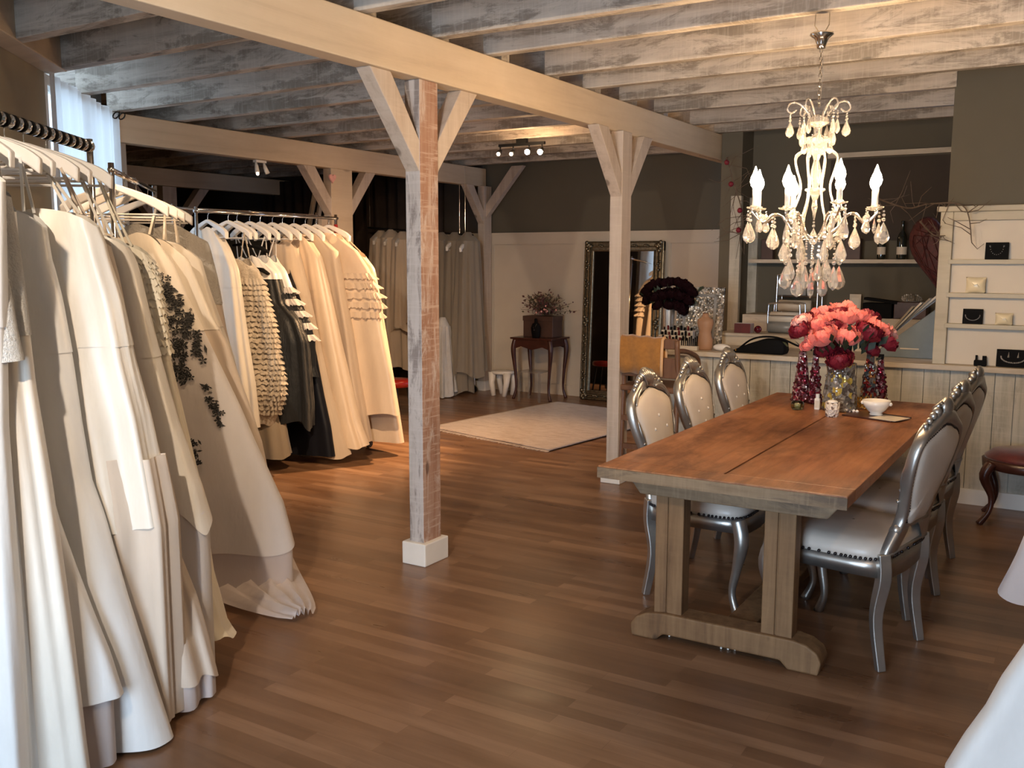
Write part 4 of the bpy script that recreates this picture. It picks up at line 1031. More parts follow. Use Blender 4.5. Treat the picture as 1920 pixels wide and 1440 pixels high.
m.lathe([(.085,0),(.092,.01),(.085,hh*.4),(.070,hh*.8),(.078,hh),(.070,hh),(.062,hh*.8),(.077,hh*.4),(.082,.012),(.0,.012)], n=24, cap=False); m.build('bowl','gemclear',V)
m = MB()
for i in range(46): 
    a = rnd.uniform(0,6.28); z = rnd.uniform(.02,hh*.95); r = .09-.02*z/hh; MB().ball((math.cos(a)*r,math.sin(a)*r,z), rnd.uniform(.004,.009), 6, 4).build('glass_bead','crystal',V)
def cone(px, pyb, pyt, wb, mat, label, dep):
    p = at_z(px,pyb,.76); h = at_y(px,pyt,p.y).z-.76
    t = thing('beaded_candlestick', label, 'candle holder', (p.x,p.y,.76))
    MB().lathe([(wb,0),(wb*1.05,.012),(wb*.85,h*.25),(wb*.66,h*.5),(wb*.45,h*.8),(wb*.40,h*.93),(wb*.2,h*.95)], n=18).build('body',mat,t)
    m = MB()
    for i in range(60):
        a = rnd.uniform(0,6.28); f = rnd.random()**1.4*.7; r = wb*(1.03-.75*f); m.ball((math.cos(a)*r,math.sin(a)*r,h*f+.006), rnd.uniform(.004,.010), 6, 4)
    m.build('glass_beads','redglass' if 'red' in mat else 'gemsilver',t)
    box((-.014,-.014,h*.94),(.014,.014,h+.012)).build('square_top','black',t,bevel=.003); return t
cone(1502,752,652,.055,'gemred','tall red beaded cone ornament left of the bouquet vase',0)
cone(1526,756,660,.040,'gemred','dark red beaded cone partly behind the left one',0)
cone(1628,752,655,.050,'gemmix','tall multicoloured beaded cone ornament right of the bouquet vase',0)
cone(1648,750,668,.042,'gemred','slim dark beaded cone at the right end of the table group',0)
# small table items
p = at_z(1495,768,.76); t = thing('tealight_glass','small green glass tealight holder in front of the left beaded cone','candle holder',(p.x,p.y,.76))
MB().lathe([(.024,0),(.034,.012),(.036,.03),(.030,.046),(.026,.046),(.030,.03),(.028,.012),(.0,.006)], n=18, cap=False).build('glass','greenglass',t,smooth=True); MB().lathe([(.018,.008),(.018,.022)], n=14).build('tealight','white_porc',t)
p = at_z(1532,768,.76); t = thing('small_bottle','small white bottle with a cap standing on the table','bottle',(p.x,p.y,.76))
box((-.014,-.012,0),(.014,.012,.062)).build('body','white_porc',t,bevel=.004); MB().lathe([(.010,.062),(.010,.085)], n=12).build('cap','white',t); box((-.011,-.0135,.012),(.011,-.012,.05)).build('label','paper',t)
p = at_z(1560,781,.76); t = thing('dotted_cup','white cup with dark star dots beside the small bottle','cup',(p.x,p.y,.76))
MB().lathe([(.030,0),(.034,.01),(.036,.075),(.033,.075),(.031,.01),(.0,.008)], n=20, cap=False).build('body','dots',t,smooth=True); MB().ball((0,0,.075), .028, 12, 8, (1,1,.45)).build('contents','white_porc',t,smooth=True)
p = at_z(1577,775,.76)
for i in range(7):
    o = MB().ball((0,0,.0), .009, 8, 6).build('pearl_ball','white_porc',smooth=True); o.location = (p.x+.02*i-.05, p.y+.05+.012*(i%2), .79+.008*(i%3)); 
    tag(o,'small white pearl ball among the glass ornaments','bead','pearl balls by the vase')
    o.location.z = .769
p = at_z(1620,768,.76); t = thing('tinsel_garland','gold tinsel bunch in front of the right beaded cone','decoration',(p.x,p.y+.02,.76))
m = MB()
for i in range(150):
    a, b = Vector((rnd.gauss(0,.04),rnd.gauss(0,.03),abs(rnd.gauss(0,.02))+.004)), Vector((rnd.gauss(0,.018),rnd.gauss(0,.018),rnd.uniform(0,.03)))
    m.bar(a,a+b+Vector((0,0,.004)),.005,.001)
m.build('strands','gold',t); MB().ball((.02,-.03,.018), .018, 10, 6).build('gold_ball','gold',t,smooth=True)
p = at_z(1640,783,.76); t = thing('slate_tray','dark slate tray with a paper sheet on the table','tray',(p.x,p.y+.02,.76),-.35)
box((-.13,-.10,0),(.14,.10,.008)).build('slate','darkwood',t,bevel=.002); box((.02,-.095,.008),(.16,.05,.010)).build('paper_sheet','paper',t)
p2 = Vector((p.x,p.y+.03,.77)); t = thing('bowl','white footed porcelain bowl with two small handles on the dark tray','bowl',p2)
MB().lathe([(.030,0),(.034,.004),(.028,.012),(.045,.026),(.062,.050),(.069,.076),(.066,.076),(.058,.050),(.042,.030),(.0,.022)], n=28, cap=False).build('body','white_porc',t,smooth=True)
for s in (-1,1): MB().ball((s*.068,0,.060), .010, 8, 6).build('handle','white_porc',t,smooth=True)

# ================================================================== RUG, SIDE TABLE, MIRROR, STOOLS
r0, r1, r2, r3 = at_z(822,801,0), at_z(1025,847,0), at_z(1204,790,0), at_z(996,752,0)
r0 = Vector((-5.18,6.98,0)); r1 = Vector((-3.70,6.62,0)); r3 = Vector((-4.95,9.0,0)); r2 = Vector((-3.45,8.72,0))
m = MB(); nx_, ny_ = 40, 50; vs = []
for i in range(nx_+1):
    for j in range(ny_+1):
        f, g = i/nx_, j/ny_; p = (r0*(1-f)+r1*f)*(1-g)+(r3*(1-f)+r2*f)*g
        p.z = .010+.003*noise.noise(p*3); vs.append(p)
m.add(vs,[(i*(ny_+1)+j,(i+1)*(ny_+1)+j,(i+1)*(ny_+1)+j+1,i*(ny_+1)+j+1) for i in range(nx_) for j in range(ny_)])
rgc = (r0+r1+r2+r3)/4; RG = thing('rug','pale beige-pink fringed rug in the middle of the room','rug',(rgc.x,rgc.y,0))
o = m.build('pile','rug',RG,smooth=True); o.data.transform(Matrix.Translation(-rgc)); md = o.modifiers.new('s','SOLIDIFY'); md.thickness = .009; md.offset = -1
for (a,b,s) in ((r0,r1,-1),(r3,r2,1)):
    m = MB(); dr = (r3-r0).normalized()*s
    for i in range(150):
        p = a.lerp(b,(i+.5)/150)-rgc+Vector((0,0,.006)); m.bar(p,p+dr*rnd.uniform(.03,.055)+Vector((rnd.uniform(-.01,.01),0,-.003)),.007,.003)
    m.build('fringe','rug',RG)
# cabriole side table
tp = at_y(1010,632,9.18); TZ = tp.z
ST = thing('side_table','dark mahogany side table with curved legs against the wainscot','table',(tp.x,9.2,0))
hw = .27
m = MB(); m.box((-hw,-.2,TZ-.02),(hw,.22,TZ)); m.build('top','darkwood',ST,bevel=.006)
m = MB()
for y in (-.17,.19): m.prism([(-hw+.04,TZ-.02),(hw-.04,TZ-.02),(hw-.04,TZ-.13),(hw*.5,TZ-.10),(0,TZ-.135),(-hw*.5,TZ-.10),(-hw+.04,TZ-.13)],(0,y,0),(1,0,0),(0,0,1),(0,.018,0))
for x in (-hw+.05,hw-.05): m.box((x-.01,-.17,TZ-.10),(x+.01,.19,TZ-.02))
m.build('apron','darkwood',ST)
for sx in (-1,1):
    for sy in (-1,1):
        x, y = sx*(hw-.05), .01+sy*.17
        MB().tube(spline([(x,y,TZ-.02),(x+sx*.02,y+sy*.012,TZ-.14),(x,y,TZ*.45),(x-sx*.01,y,.12),(x+sx*.02,y+sy*.01,.0)],18), lerp([.028,.030,.018,.013,.02],18), 8).build('leg','darkwood',ST,smooth=True)
t = thing('gift_box','dark brown box standing on the side table','box',(tp.x+.0,9.27,TZ)); bw = .19
box((-bw,-.11,0),(bw,.11,.22)).build('body','felt',t,bevel=.004); box((-bw-.006,-.116,.18),(bw+.006,.116,.235)).build('lid','felt',t,bevel=.004)
t = thing('necklace_bust','black necklace bust with a silver pendant before the brown box','jewellery stand',(tp.x+.02,9.08,TZ))
MB().lathe([(.04,0),(.045,.01),(.055,.06),(.06,.11),(.045,.15),(.02,.17),(.018,.21),(.01,.215)], n=18, sy=.55).build('bust','black',t,smooth=True)
MB().tube([(-.03,-.03,.16),(-.012,-.036,.12),(0,-.038,.10),(.012,-.036,.12),(.03,-.03,.16)], .0022, 5).build('necklace','chrome',t); MB().ball((0,-.038,.088), .006, 6, 4).build('pendant','chrome',t)
fc = Vector((tp.x+.02,9.27,TZ+.235)); t = thing('flower_arrangement','dusty plum dried leaf arrangement on the brown box','flowers',fc)
m = MB(); m2 = MB(); m3 = MB(); rnd = random.Random(11)
for i in range(70):
    a = rnd.uniform(0,2*PI); el = rnd.uniform(.15,1.45); Ln = rnd.uniform(.20,.31)*(1.0 if el > .5 else 1.15)
    d = Vector((math.cos(a)*math.cos(el)*1.15,math.sin(a)*math.cos(el)*.6,math.sin(el)*.95)); e = d*Ln
    m.tube([(0,0,.0),e*.5+Vector((0,0,.02)),e], .002, 4)
    for k in range(9):
        p = e*(.35+.65*k/8)+Vector((rnd.gauss(0,.014),rnd.gauss(0,.014),rnd.gauss(0,.014))); s = Vector((rnd.gauss(0,1),rnd.gauss(0,1),rnd.gauss(0,1))).normalized(); q = s.cross(Vector((rnd.gauss(0,1),rnd.gauss(0,1),rnd.gauss(0,1)))).normalized(); r = rnd.uniform(.012,.024)
        (m2 if rnd.random() < .6 else m3).add([p-s*r,p+q*r*.6,p+s*r,p-q*r*.6],[(0,1,2,3)])
m.build('stems','twig',t); m2.build('plum_leaves','dryflower',t); m3.build('green_leaves','drygreen',t)
m = MB(); 
for i in range(10): MB().ball((rnd.gauss(0,.12),-.1+rnd.gauss(0,.03),rnd.uniform(.02,.15)), .012, 6, 5).build('berry','palepink',t)
# white step stool, acrylic stool
p = at_z(942,741,0); ws = thing('step_stool','small white plastic step stool beside the side table','stool',(p.x,9.2,0))
MB().lathe([(.10,.25),(.125,.255),(.13,.27),(.125,.285),(.05,.288)], n=24, sx=1.15).build('seat','white_porc',ws,smooth=True)
for sx in (-1,1):
    for sy in (-1,1): MB().tube([(sx*.10,sy*.07,.27),(sx*.10,sy*.085,.15),(sx*.07,sy*.09,.0)], [.05,.035,.028], 8).build('leg','white_porc',ws,smooth=True)
p = at_z(1008,752,0); t = thing('acrylic_stool','smoky transparent stool under the side table','stool',(tp.x+.03,9.03,0))
box((-.14,-.12,.32),(.14,.12,.335)).build('seat','clearplastic',t)
for sx in (-1,1):
    for sy in (-1,1): box((sx*.13-.01,sy*.11-.01,0),(sx*.13+.01,sy*.11+.01,.32)).build('leg','clearplastic',t)
# ornate floor mirror
ml, mr = at_y(1090,600,9.42).x, at_y(1237,600,9.42).x; mzt = at_y(1160,452,9.5).z; mx = (ml+mr)/2; mw_ = (mr-ml)/2
MR = thing('floor_mirror','tall floor mirror in an ornate antique silver-gold frame','mirror',(mx,9.42,0)); MR.rotation_euler = (math.radians(-3),0,0)
fwid = .11; zt_ = mzt
m = MB()
for a,b in (((-mw_,-.02,0.0),(-mw_+fwid,.03,zt_)),((mw_-fwid,-.02,.0),(mw_,.03,zt_)),((-mw_,-.02,.0),(mw_,.03,fwid)),((-mw_,-.02,zt_-fwid),(mw_,.03,zt_))): m.box(a,b)
m.build('frame','oldgold',MR,bevel=.008)
m = MB()
for off,r in ((.015,.012),(fwid*.55,.014),(fwid-.01,.010)):
    a, b = mw_-off, off
    m.tube([(-a,-.03,b),(-a,-.03,zt_-b),(a,-.03,zt_-b),(a,-.03,b),(-a,-.03,b)], r, 8, False)
m.build('moulding','oldgold',MR,smooth=True)
m = MB()
for sx in (-1,1):
    for i in range(9):
        z = .06+(zt_-.12)*i/8; big = i in (0,8,4)
        m = MB(); [m.ball((sx*(mw_-.05+.02*math.sin(k*2)), -.035, z+.022*(k-2)), .024 if big else .016, 7, 5) for k in range(5)]; m.build('carved_scroll','oldgold',MR,smooth=True)
for z in (.05,zt_-.05):
    for i in range(7):
        m = MB(); [m.ball((-mw_+.06+(2*mw_-.12)*i/6+.02*(k-1), -.035, z+.015*math.sin(k*3)), .022 if i in (0,3,6) else .015, 7, 5) for k in range(3)]; m.build('carved_scroll','oldgold',MR,smooth=True)
box((-mw_+fwid-.01,-.012,fwid-.01),(mw_-fwid+.01,-.006,zt_-fwid+.01)).build('mirror_glass','mirror',MR)
# red stool by the back left rack
p = at_z(748,795,0); t = thing('stool','round red-seated stool with black legs behind the front post','stool',(p.x-.12,p.y+.1,0)); zz = at_y(748,715,p.y).z
MB().lathe([(.14,zz-.07),(.17,zz-.06),(.175,zz-.02),(.16,zz),(.05,zz+.008)], n=24).build('seat','redplast',t,smooth=True)
for i in range(4): a = PI/4+i*PI/2; MB().tube([(math.cos(a)*.12,math.sin(a)*.12,zz-.07),(math.cos(a)*.16,math.sin(a)*.16,0)], .013, 8).build('leg','blackmetal',t)
# red velvet antique chair at the right
p = at_z(1838,982,0); t = thing('side_chair','dark wooden antique stool with a red seat at the right by the bar','chair',(p.x+.24,p.y+.16,0)); zz = at_y(1880,852,p.y).z
m = MB(); m.lathe([(.02,zz+.015),(.21,zz+.005),(.255,zz-.03),(.255,zz-.045),(.02,zz-.045)][::-1], n=28, sy=.85); m.build('seat','red',t,smooth=True)
m = MB(); m.lathe([(.25,zz-.045),(.27,zz-.05),(.265,zz-.10),(.23,zz-.11),(.22,zz-.05)], n=28, cap=False, sy=.85); m.build('seat_rail','darkwood',t,smooth=True)
for sx,sy in ((-1,-1),(1,-1),(1,1),(-1,1)):
    MB().tube(spline([(sx*.20,sy*.15,zz-.06),(sx*.235,sy*.17,zz-.14),(sx*.195,sy*.14,zz*.4),(sx*.20,sy*.15,.08),(sx*.25,sy*.17,.0)],18), lerp([.034,.032,.02,.014,.022],18), 8).build('leg','darkwood',t,smooth=True)

# ================================================================== ON AND BEHIND THE BAR
# wooden bar chair with towel
BC = thing('bar_chair','brown wooden high chair standing between the post and the bar','chair',(-2.55,6.13,0))
m = MB()
for x in (-.20,.20):
    MB().tube(spline([(x,-.20,0),(x,-.17,.5),(x,-.16,.75),(x,-.19,1.02)],14), .019, 8).build('back_post','barchair',BC,smooth=True)
    MB().tube(spline([(x,.20,0),(x,.18,.4),(x,.17,.68)],10), .019, 8).build('front_leg','barchair',BC,smooth=True)
    MB().tube(spline([(x,-.18,.95),(x+.02,-.02,.93),(x+.03,.14,.86),(x+.02,.17,.66)],14), .017, 8).build('arm','barchair',BC,smooth=True)
box((-.22,-.2,.66),(.22,.2,.70)).build('seat','barchair',BC,bevel=.01)
for z in (.25,.45): box((-.2,-.19,z),(.2,-.16,z+.035)).build('stretcher','barchair',BC); box((-.2,.16,z),(.2,.19,z+.035)).build('stretcher','barchair',BC)
box((-.2,-.185,.96),(.2,-.16,1.03)).build('top_rail','barchair',BC,bevel=.006); box((-.2,-.18,.76),(.2,-.16,.90)).build('back_splat','barchair',BC,bevel=.006)
tw_l = at_y(1160,625,5.9); m = MB(); n_ = 24; vs = []
prof = [(-.035,.79),(-.04,.86),(-.038,.95),(-.03,1.035),(0,1.052),(.03,1.035),(.036,.95),(.038,.86),(.036,.80)]
for i in range(n_+1):
    x = -.19+.36*i/n_
    for (dy,z) in prof: vs.append((x, dy+.006*math.sin(i*.7+z*9), z-.015*i/n_+.004*math.sin(i*.9)))
k9 = len(prof)
m.add(vs,[(i*k9+j,i*k9+j+1,(i+1)*k9+j+1,(i+1)*k9+j) for i in range(n_) for j in range(k9-1)])
o = m.build('towel','ochre',smooth=True); o.location = (-2.62,5.955,.0); md = o.modifiers.new('s','SOLIDIFY'); md.thickness = .016; tag(o,'ochre-yellow towel folded over the back of the wooden chair','towel')
t = o; e = MB(); e.tube([(.172,dy,z-.015) for dy,z in prof], .011, 8); e.build('hem','ochre_edge',o,smooth=True)
CT = .895
def onbar(px, py, Y): p = at_y(px,py,Y); return Vector((p.x,Y,CT))
# tabletop torso
p = onbar(1321,660,6.70); t = thing('torso_mannequin','small tan torso mannequin standing on the bar','mannequin',p); h = at_y(1321,588,6.70).z-CT
MB().lathe([(.052,0),(.058,.02),(.060,.08),(.050,h*.38),(.044,h*.5),(.052,h*.6),(.062,h*.74),(.058,h*.84),(.03,h*.9),(.022,h*.95),(.022,h)], n=24, sy=.7).build('torso','skin',t,smooth=True); MB().lathe([(.023,h),(.02,h+.008)],n=14,sy=.7).build('neck_cap','barchair',t)
# silver mosaic frame
a_, b_ = at_y(1268,590,7.0), at_y(1350,590,7.0); hh = at_y(1345,538,7.0).z-CT; t = thing('picture_frame','sparkling silver mosaic frame leaning on the bar','frame',((a_.x+b_.x)/2,7.0,CT)); t.rotation_euler = (math.radians(-8),0,0); ww = (b_.x-a_.x)/2+.01
m = MB(); m.box((-ww,0,0),(-ww+.06,.025,hh)); m.box((ww-.06,0,0),(ww,.025,hh)); m.box((-ww,0,0),(ww,.025,.06)); m.box((-ww,0,hh-.06),(ww,.025,hh)); m.build('frame','gemsilver',t,bevel=.004)
m = MB(); m.box((-ww+.055,-.004,.055),(-ww+.075,.02,hh-.055)); m.box((ww-.075,-.004,.055),(ww-.055,.02,hh-.055)); m.box((-ww+.055,-.004,hh-.075),(ww-.055,.02,hh-.055)); m.box((-ww+.055,-.004,.055),(ww-.055,.02,.075)); m.build('inner_bead','silver',t); box((-ww+.07,.008,.07),(ww-.07,.012,hh-.07)).build('picture','gemsilver',t)
# dark roses in a silver vase
p = onbar(1252,655,6.98); t = thing('vase','silver ribbed vase holding the dark roses','vase',p); zr = at_y(1252,575,6.98).z-CT
MB().lathe([(.035,0),(.04,.02),(.045,zr*.5),(.05,zr),(.045,zr)], n=20, cap=False).build('body','silver',t)
fo_ = Vector((p.x,p.y,CT+zr)); t = thing('rose_bouquet','nearly black dark-red rose bouquet on the left end of the bar','flowers',fo_)
bl = []
for i,(x,y,dd) in enumerate(((1212,545,0),(1222,535,0),(1235,532,.03),(1250,530,0),(1262,528,.02),(1275,530,0),(1287,535,0),(1296,545,0),(1215,560,0),(1230,555,-.05),(1245,552,-.06),(1260,550,-.06),(1275,552,-.06),(1290,560,-.02),(1235,570,-.03),(1255,570,-.05),(1272,572,-.03),(1280,578,-.02))):
    q = at_y(x,y,6.98+dd)-fo_; bl.append((q.x,q.y,q.z,.052,'maroonflower'))
bouquet(t,bl,[(rnd.gauss(0,.09),rnd.gauss(0,.04),rnd.uniform(.02,.14)) for _ in range(60)],'leafdark',8,stems=(0,0,-.05))
# make-up organiser
p = onbar(1262,658,6.85); t = thing('cosmetics_organiser','pale organiser full of dark cosmetic pots and brushes','organiser',p)
for k in range(3): box((-.13,-.03+.05*k,0),(.13,.02+.05*k,.05+.035*k)).build('tier','paper',t,bevel=.003)
for k in range(3):
    for i in range(9): MB().lathe([(.009,0),(.009,.02+.012*(i%2)),(.006,.024+.012*(i%2))], (-.11+.0275*i,-.008+.05*k,.05+.035*k), 8).build('cosmetic_pot','black' if (i+k)%3 else 'redglass',t)
p = onbar(1290,655,6.62); t = thing('brush_stand','row of dark make-up brushes in a clear stand','brushes',p)
box((-.07,0,0),(.07,.04,.03)).build('stand','paper',t)
for i in range(9): MB().tube([(-.06+.015*i,.02,.02),(-.06+.015*i,.024,.085+.01*(i%3))], [.003,.006], 6).build('brush','black',t)
p = onbar(1353,655,6.68); o = MB().ball((0,0,.028), .035, 14, 9, (1.9,.9,.75)).build('folded_cloth','white_porc',smooth=True); o.location = p; tag(o,'soft white folded cloth lump beside the tan torso','cloth')
# black handbag
p = onbar(1428,664,6.68); t = thing('handbag','black leather handbag lying on the bar','bag',p)
m = MB(); m.prism([(-.22,0),(-.19,.02),(-.08,.07),(.02,.105),(.12,.11),(.17,.09),(.18,.03),(.17,0)],(0,0,0),(1,0,0),(0,0,1),(0,.13,0)); m.build('body','black',t,bevel=.02,smooth=True)
MB().tube(spline([(-.15,-.03,.035),(-.06,-.06,.10),(.04,-.05,.125),(.14,.0,.11),(.25,.04,.06),(.33,.05,.05)],22), .007, 6).build('strap','black',t,smooth=True); MB().ball((-.17,-.06,.02), .008, 6, 5).build('clasp','gold',t)
# red box, red glass ball on the rear ledge
LZ = .99
def onledge(px, Y=7.3): p = at_y(px,620,Y); return Vector((p.x,Y,LZ))
p = onledge(1395); o = box((-.065,-.05,0),(.065,.05,.075)).build('small_box','red',bevel=.004); o.location = p; tag(o,'small dark red box at the left end of the bar ledge','box')
p = onledge(1421); o = MB().ball((0,0,.03), .03, 14, 9).build('glass_ball','redglass',smooth=True); o.location = p; tag(o,'round deep red glass ball beside the red box','ornament')
# chrome trays with paper
def tray(x0,x1,y0,y1,Y,label,z):
    a, b = at_y(x0,y1,Y), at_y(x1,y0,Y); w_ = b.x-a.x; h_ = b.z-z
    t = thing('chrome_paper_rack',label,'paper rack',(a.x,Y,z))
    for yy in (0,.16): MB().tube(spline([(0,yy,0),(0,yy,h_*.85),(.03,yy,h_),(w_-.03,yy,h_),(w_,yy,h_*.85),(w_,yy,0)],30), .006, 8).build('wire_frame','chrome',t,smooth=True)
    for zz in (.25,.6): MB().tube([(.0,0,h_*zz),(w_,0,h_*zz)], .005, 6).build('cross_wire','chrome',t)
    return t, w_, h_
t, w_, h_ = tray(1456,1534,515,575,7.9,'tall chrome wire rack holding white paper rolls behind the bouquet',LZ); MB().tube([(.0,.08,h_*.42),(w_*.8,.08,h_*.42)], .05, 14).build('paper_roll','paper',t,smooth=True); box((0,.02,h_*.62),(w_*.7,.14,h_*.82)).build('paper_stack','greyplastic',t)
t, w_, h_ = tray(1439,1500,570,625,7.35,'lower chrome wire rack left of the bouquet with rolled paper',LZ); MB().tube([(.0,.08,h_*.5),(w_*.98,.08,h_*.5)], .05, 14).build('paper_roll','paper',t,smooth=True); MB().tube([(.0,.03,h_*.2),(w_,.03,h_*.2)], .045, 14).build('dark_roll','greyplastic',t,smooth=True)
# alcove shelf and back counter
box_t = struct(box((-2.54,8.02,1.535),(-1.05,8.28,1.565)).build('trim_8','counter'))
BZ = at_y(1650,596,8.0).z
struct(box((-2.54,7.9,0),(-.82,8.28,BZ)).build('trim_9','counter'))
SZ = 1.565
def onshelf(px, Y=8.12): p = at_y(px,480,Y); return Vector((p.x,Y,SZ))
for i,(px,lb) in enumerate(((1652,'left dark wine bottle on the alcove shelf'),(1690,'right dark wine bottle with a pale label on the alcove shelf'))):
    p = onshelf(px); t = thing('wine_bottle',lb,'bottle',p,0,'bottles on the alcove shelf'); s = .85 if i == 0 else 1
    MB().lathe([(.036*s,0),(.038*s,.01),(.038*s,.17*s),(.03*s,.20*s),(.014*s,.225*s),(.013*s,.29*s),(.015*s,.295*s),(.015*s,.305*s)], n=18).build('glass','bottle',t,smooth=True)
    MB().lathe([(.0388*s,.04),(.0388*s,.10)], n=18, cap=False).build('label','paper',t)
p = onshelf(1527); o = box((-.075,-.04,0),(.075,.04,.15)).build('small_crate','greyplastic',bevel=.004); o.location = p; tag(o,'grey patterned box in the middle of the alcove shelf','box')
p = onshelf(1600); o = box((-.06,-.04,0),(.06,.04,.17)).build('book','felt',bevel=.004); o.location = p; tag(o,'reddish-brown box right of the grey one on the alcove shelf','box')
p = onshelf(1440); o = box((-.05,-.04,0),(.05,.04,.17)).build('folder','felt',bevel=.004); o.location = p; tag(o,'dark folder at the left end of the alcove shelf','folder')
p = at_y(1601,566,8.1); t = thing('small_picture','small pale framed card leaning at the alcove wall','picture',(p.x,8.15,BZ)); m = MB(); m.box((-.045,0,0),(.045,.015,.18)); m.build('frame','counter',t); box((-.03,-.003,.03),(.03,0,.15)).build('card','paper',t)
p = at_y(1650,585,8.0); t = thing('stapler_box','black open box standing in the alcove','box',(p.x,7.98,BZ)); box((-.12,-.06,0),(.10,.06,.12)).build('body','black',t,bevel=.004); box((-.13,-.065,.13),(.12,.065,.15),Matrix.Rotation(.12,4,'Y')).build('lid','black',t)
p = at_y(1702,590,7.85); t = thing('dark_case','dark case under the sparkling tiara','box',(p.x,8.0,BZ)); box((-.12,-.06,0),(.12,.06,at_y(1702,566,8.0).z-BZ)).build('body','darkwood',t,bevel=.004)
q = Vector((p.x,8.0,at_y(1702,566,8.0).z)); t = thing('tiara','sparkling crystal tiara on the dark case','tiara',q)
m = MB()
for i in range(15): a = PI*i/14; hh = .02+.04*math.sin(a); m.tube([(math.cos(a)*.065,-math.sin(a)*.04,.0),(math.cos(a)*.075,-math.sin(a)*.045,hh)], .003, 5); m.ball((math.cos(a)*.075,-math.sin(a)*.045,hh), .007, 6, 5)
m.build('spikes','gemsilver',t); MB().tube([(math.cos(a)*.065,-math.sin(a)*.04,.004) for a in [PI*i/14 for i in range(15)]], .005, 6).build('band','silver',t)
# slate blue wedge box and fanned striped papers
c = [at_y(x,y,7.0) for x,y in ((1640,682),(1752,690),(1764,575),(1650,655))]
out = [((q-c[0]).x,q.z) for q in c]; out[0] = (0,CT); out[1] = (out[1][0],CT)
t = thing('laptop_case','slate-blue slanted case standing on the bar behind the bouquet','case',(c[0].x,7.0,0))
MB().prism(out,(0,0,0),(1,0,0),(0,0,1),(0,.22,0)).build('body','boxteal',t,bevel=.006); box((.18,-.116,CT+.06),(.30,-.11,CT+.068)).build('badge','paper',t)
t = thing('magazine_fan','fan of cream striped magazines on the slate-blue case','magazines',at_y(1700,615,7.0)); o_ = Vector(t.location)
for i in range(5):
    a, b = at_y(1655+12*i,640-10*i,6.98+.03*i)-o_, at_y(1700+15*i,590-8*i,6.98+.03*i)-o_
    MB().bar(a-(b-a)*.2,b+(b-a)*.3,.11,.012,(0,0,1)).build('magazine','paper' if i%2 else 'lining',t)
# red wicker heart
hc = at_y(1768,470,6.9); t = thing('wicker_heart','large dark red wicker heart hanging beside the shelf unit','ornament',(hc.x,6.9,hc.z)); S_ = (at_y(1768,405,6.9).z-hc.z)/12.0
hp = [(16*math.sin(a)**3*.0135, (13*math.cos(a)-5*math.cos(2*a)-2*math.cos(3*a)-math.cos(4*a))*S_) for a in [2*PI*i/48 for i in range(48)]]
m = MB(); vs = []; fs = []
for s,dp in ((1,0),(.95,.035),(.75,.06),(.4,.075),(.05,.08)): vs += [(x*s,-dp,z*s+.0) for x,z in hp]
fs = [(k*48+i,k*48+(i+1)%48,(k+1)*48+(i+1)%48,(k+1)*48+i) for k in range(4) for i in range(48)]; m.add(vs,fs); m.build('body','wicker',t)
m = MB()
for k in range(60):
    a, b = rnd.choice(hp), rnd.choice(hp); m.tube([(a[0]*.85,-.05,a[1]*.85),((a[0]+b[0])*.42,-.095,(a[1]+b[1])*.42),(b[0]*.85,-.05,b[1]*.85)], .003, 4)
m.build('woven_twigs','wicker',t)
# twig garlands
def twigs(name, label, pts, seed, nbr=26, blooms=0, Ls=.22):
    rnd = random.Random(seed); P = [at_y(*q) for q in pts]; t = thing(name,label,'branch',P[0]); o_ = P[0].copy(); main = spline([p-o_ for p in P],30)
    MB().tube(main, lerp([.006,.005,.003],30), 6).build('main_branch','twig',t)
    m = MB()
    for i in range(nbr):
        s = rnd.choice(main); d = Vector((rnd.gauss(0,1),rnd.gauss(0,.35),rnd.gauss(0,.7))).normalized(); l = rnd.uniform(.4,1)*Ls
        q = s+d*l*.5+Vector((rnd.gauss(0,.02),0,rnd.gauss(0,.02))); m.tube([s,q,s+d*l+Vector((0,0,rnd.gauss(0,.04)))], [.0028,.0022,.0012], 4)
    m.build('twigs','twig',t)
    for i in range(blooms):
        s = main[int((i+.5)/blooms*len(main))]; MB().ball(s+Vector((rnd.gauss(0,.02),-.02,0)), .022, 8, 6).build('red_blossom','redflower',t,smooth=True)
    return t
twigs('twig_garland','dark twig garland with red blossoms hanging left of the chandelier',[(1362,295,7.6),(1375,340,7.6),(1392,400,7.6),(1388,440,7.6)],2,40,4,.3)
twigs('twig_branch','bare dry branch reaching over the cream shelf unit at the right',[(1640,370,7.0),(1700,390,6.8),(1745,382,6.6),(1808,388,6.5),(1822,455,6.5)],5,26,0,.2)
twigs('twig_branch','bare twig crossing the red wicker heart',[(1725,415,6.7),(1750,440,6.6),(1772,442,6.5)],6,10,0,.1)

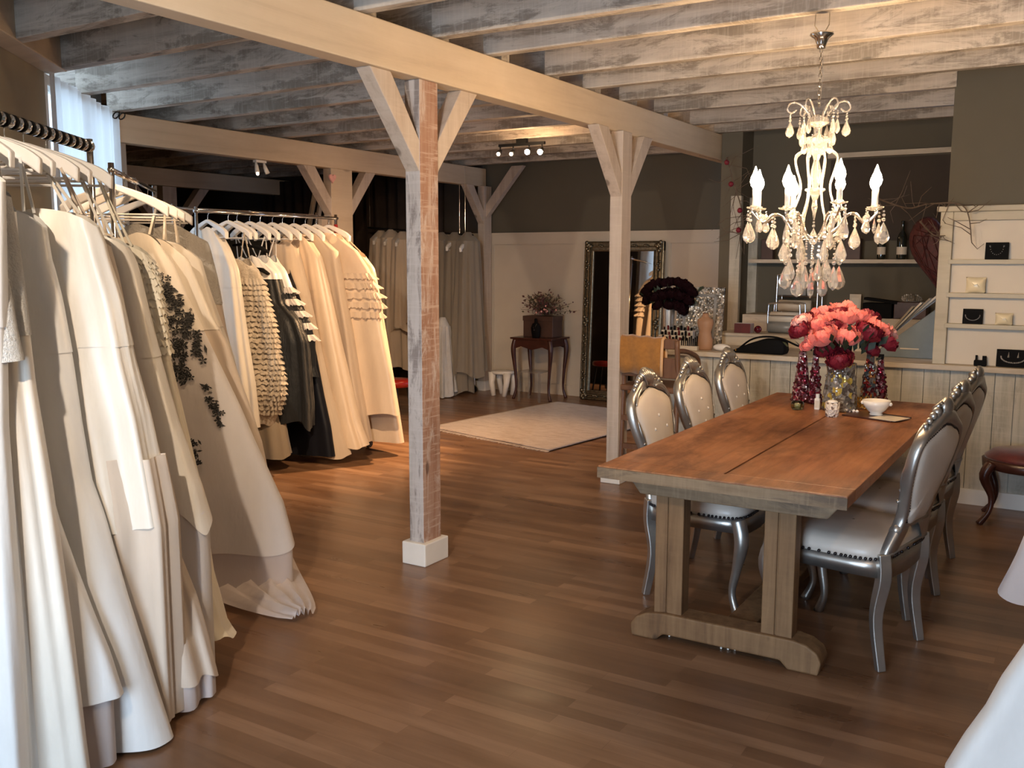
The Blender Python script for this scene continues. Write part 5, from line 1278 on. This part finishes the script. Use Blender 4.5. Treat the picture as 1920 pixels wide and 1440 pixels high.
# jewellery on the shelf unit
def onsu(px, k): zz = {0:.895+.028,1:.895+.235+.028,2:.895+.43+.028,3:.895+.64+.028}[k]; p = at_y(px,600,6.6); return Vector((p.x,6.6,zz if k else .897))
def jboard(px, k, w_, h_, label, kind):
    p = onsu(px,k); t = thing('jewellery_board',label,'jewellery display',(p.x,6.615,p.z)); t.rotation_euler = (math.radians(-6),0,0)
    box((-w_/2,-.012,0),(w_/2,0,h_)).build('board','black',t,bevel=.002)
    m = MB()
    if kind == 'v':
        for i in range(11): a = PI*i/10; m.ball((-math.cos(a)*w_*.28,-.014,h_*(.72-.45*math.sin(a))), .003, 6, 4)
        for sx in (-1,1): m.ball((sx*w_*.3,-.014,h_*.78), .005, 6, 4)
    else:
        for i in range(21): a = PI*i/20; m.ball((-math.cos(a)*w_*.36,-.014,h_*(.58-.34*math.sin(a))), .0032 if kind == 'u' else .0055, 6, 4)
    m.build('necklace','silver',t,smooth=True)
    if kind == 'e':
        for sx in (-1,1): MB().lathe([(.0005,h_*.85),(.003,h_*.7),(.007,h_*.55),(.002,h_*.52)], (sx*w_*.14,-.014,0), 8).build('earring','silver',t)
jboard(1860,3,.13,.105,'black board with a delicate V-shaped necklace on the top shelf','v')
jboard(1823,1,.115,.095,'black board with a thin curved silver necklace on the third shelf','u')
jboard(1905,0,.19,.11,'black board with earrings and a thick necklace on the bottom shelf','e')
def pillow(px, k, w_, h_, label):
    p = onsu(px,k); t = thing('ring_cushion',label,'cushion',(p.x,6.605,p.z+h_/2)); m = MB(); N = 12; vs = []
    for sg in (-1,1):
        for i in range(N+1):
            for j in range(N+1):
                u, v = i/N*2-1, j/N*2-1; b_ = (1-u*u)**.5*(1-v*v)**.5 if abs(u) < 1 and abs(v) < 1 else 0
                pin = 1-.08*(1-u*u) if abs(v) > .5 else 1
                vs.append((u*w_/2*(1-.07*(1-v*v)), sg*.022*b_, v*h_/2*(1-.07*(1-u*u))))
    q = (N+1)**2
    for o_ in (0,q): m.add(vs[o_:o_+q],[(i*(N+1)+j,(i+1)*(N+1)+j,(i+1)*(N+1)+j+1,i*(N+1)+j+1) for i in range(N) for j in range(N)])
    m.build('cover','satinpillow',t,smooth=True)
    MB().tube([(-.02,-.024,.01),(-.005,-.028,.0),(.01,-.028,.006),(.02,-.024,-.012)], .003, 5).build('bow','satinpillow',t)
pillow(1825,2,.115,.10,'ivory satin ring cushion on the second shelf')
pillow(1882,1,.10,.075,'small ivory cushion beside the curved necklace board on the third shelf')
p = onsu(1843,0); t = thing('watch_stand','small black open box on the bottom shelf','jewellery display',(p.x,6.61,p.z))
box((-.035,-.03,0),(.035,.02,.035)).build('base','black',t,bevel=.003); box((-.03,.0,.035),(-.018,.015,.065)).build('post','black',t); box((.01,.0,.035),(.033,.015,.062)).build('lid','black',t)

# small glass beads dropped on the floor by the table foot
for i,(px,py) in enumerate(((1343,1161),(1352,1217),(1365,1219),(1378,1220),(1255,1194))):
    q = at_z(px,py,0); o = MB().ball((0,0,.005), .005, 7, 5).build('bead','white_porc',smooth=True); o.location = q
    tag(o,'tiny white bead lying on the floor by the front foot of the table','bead','beads on the floor')
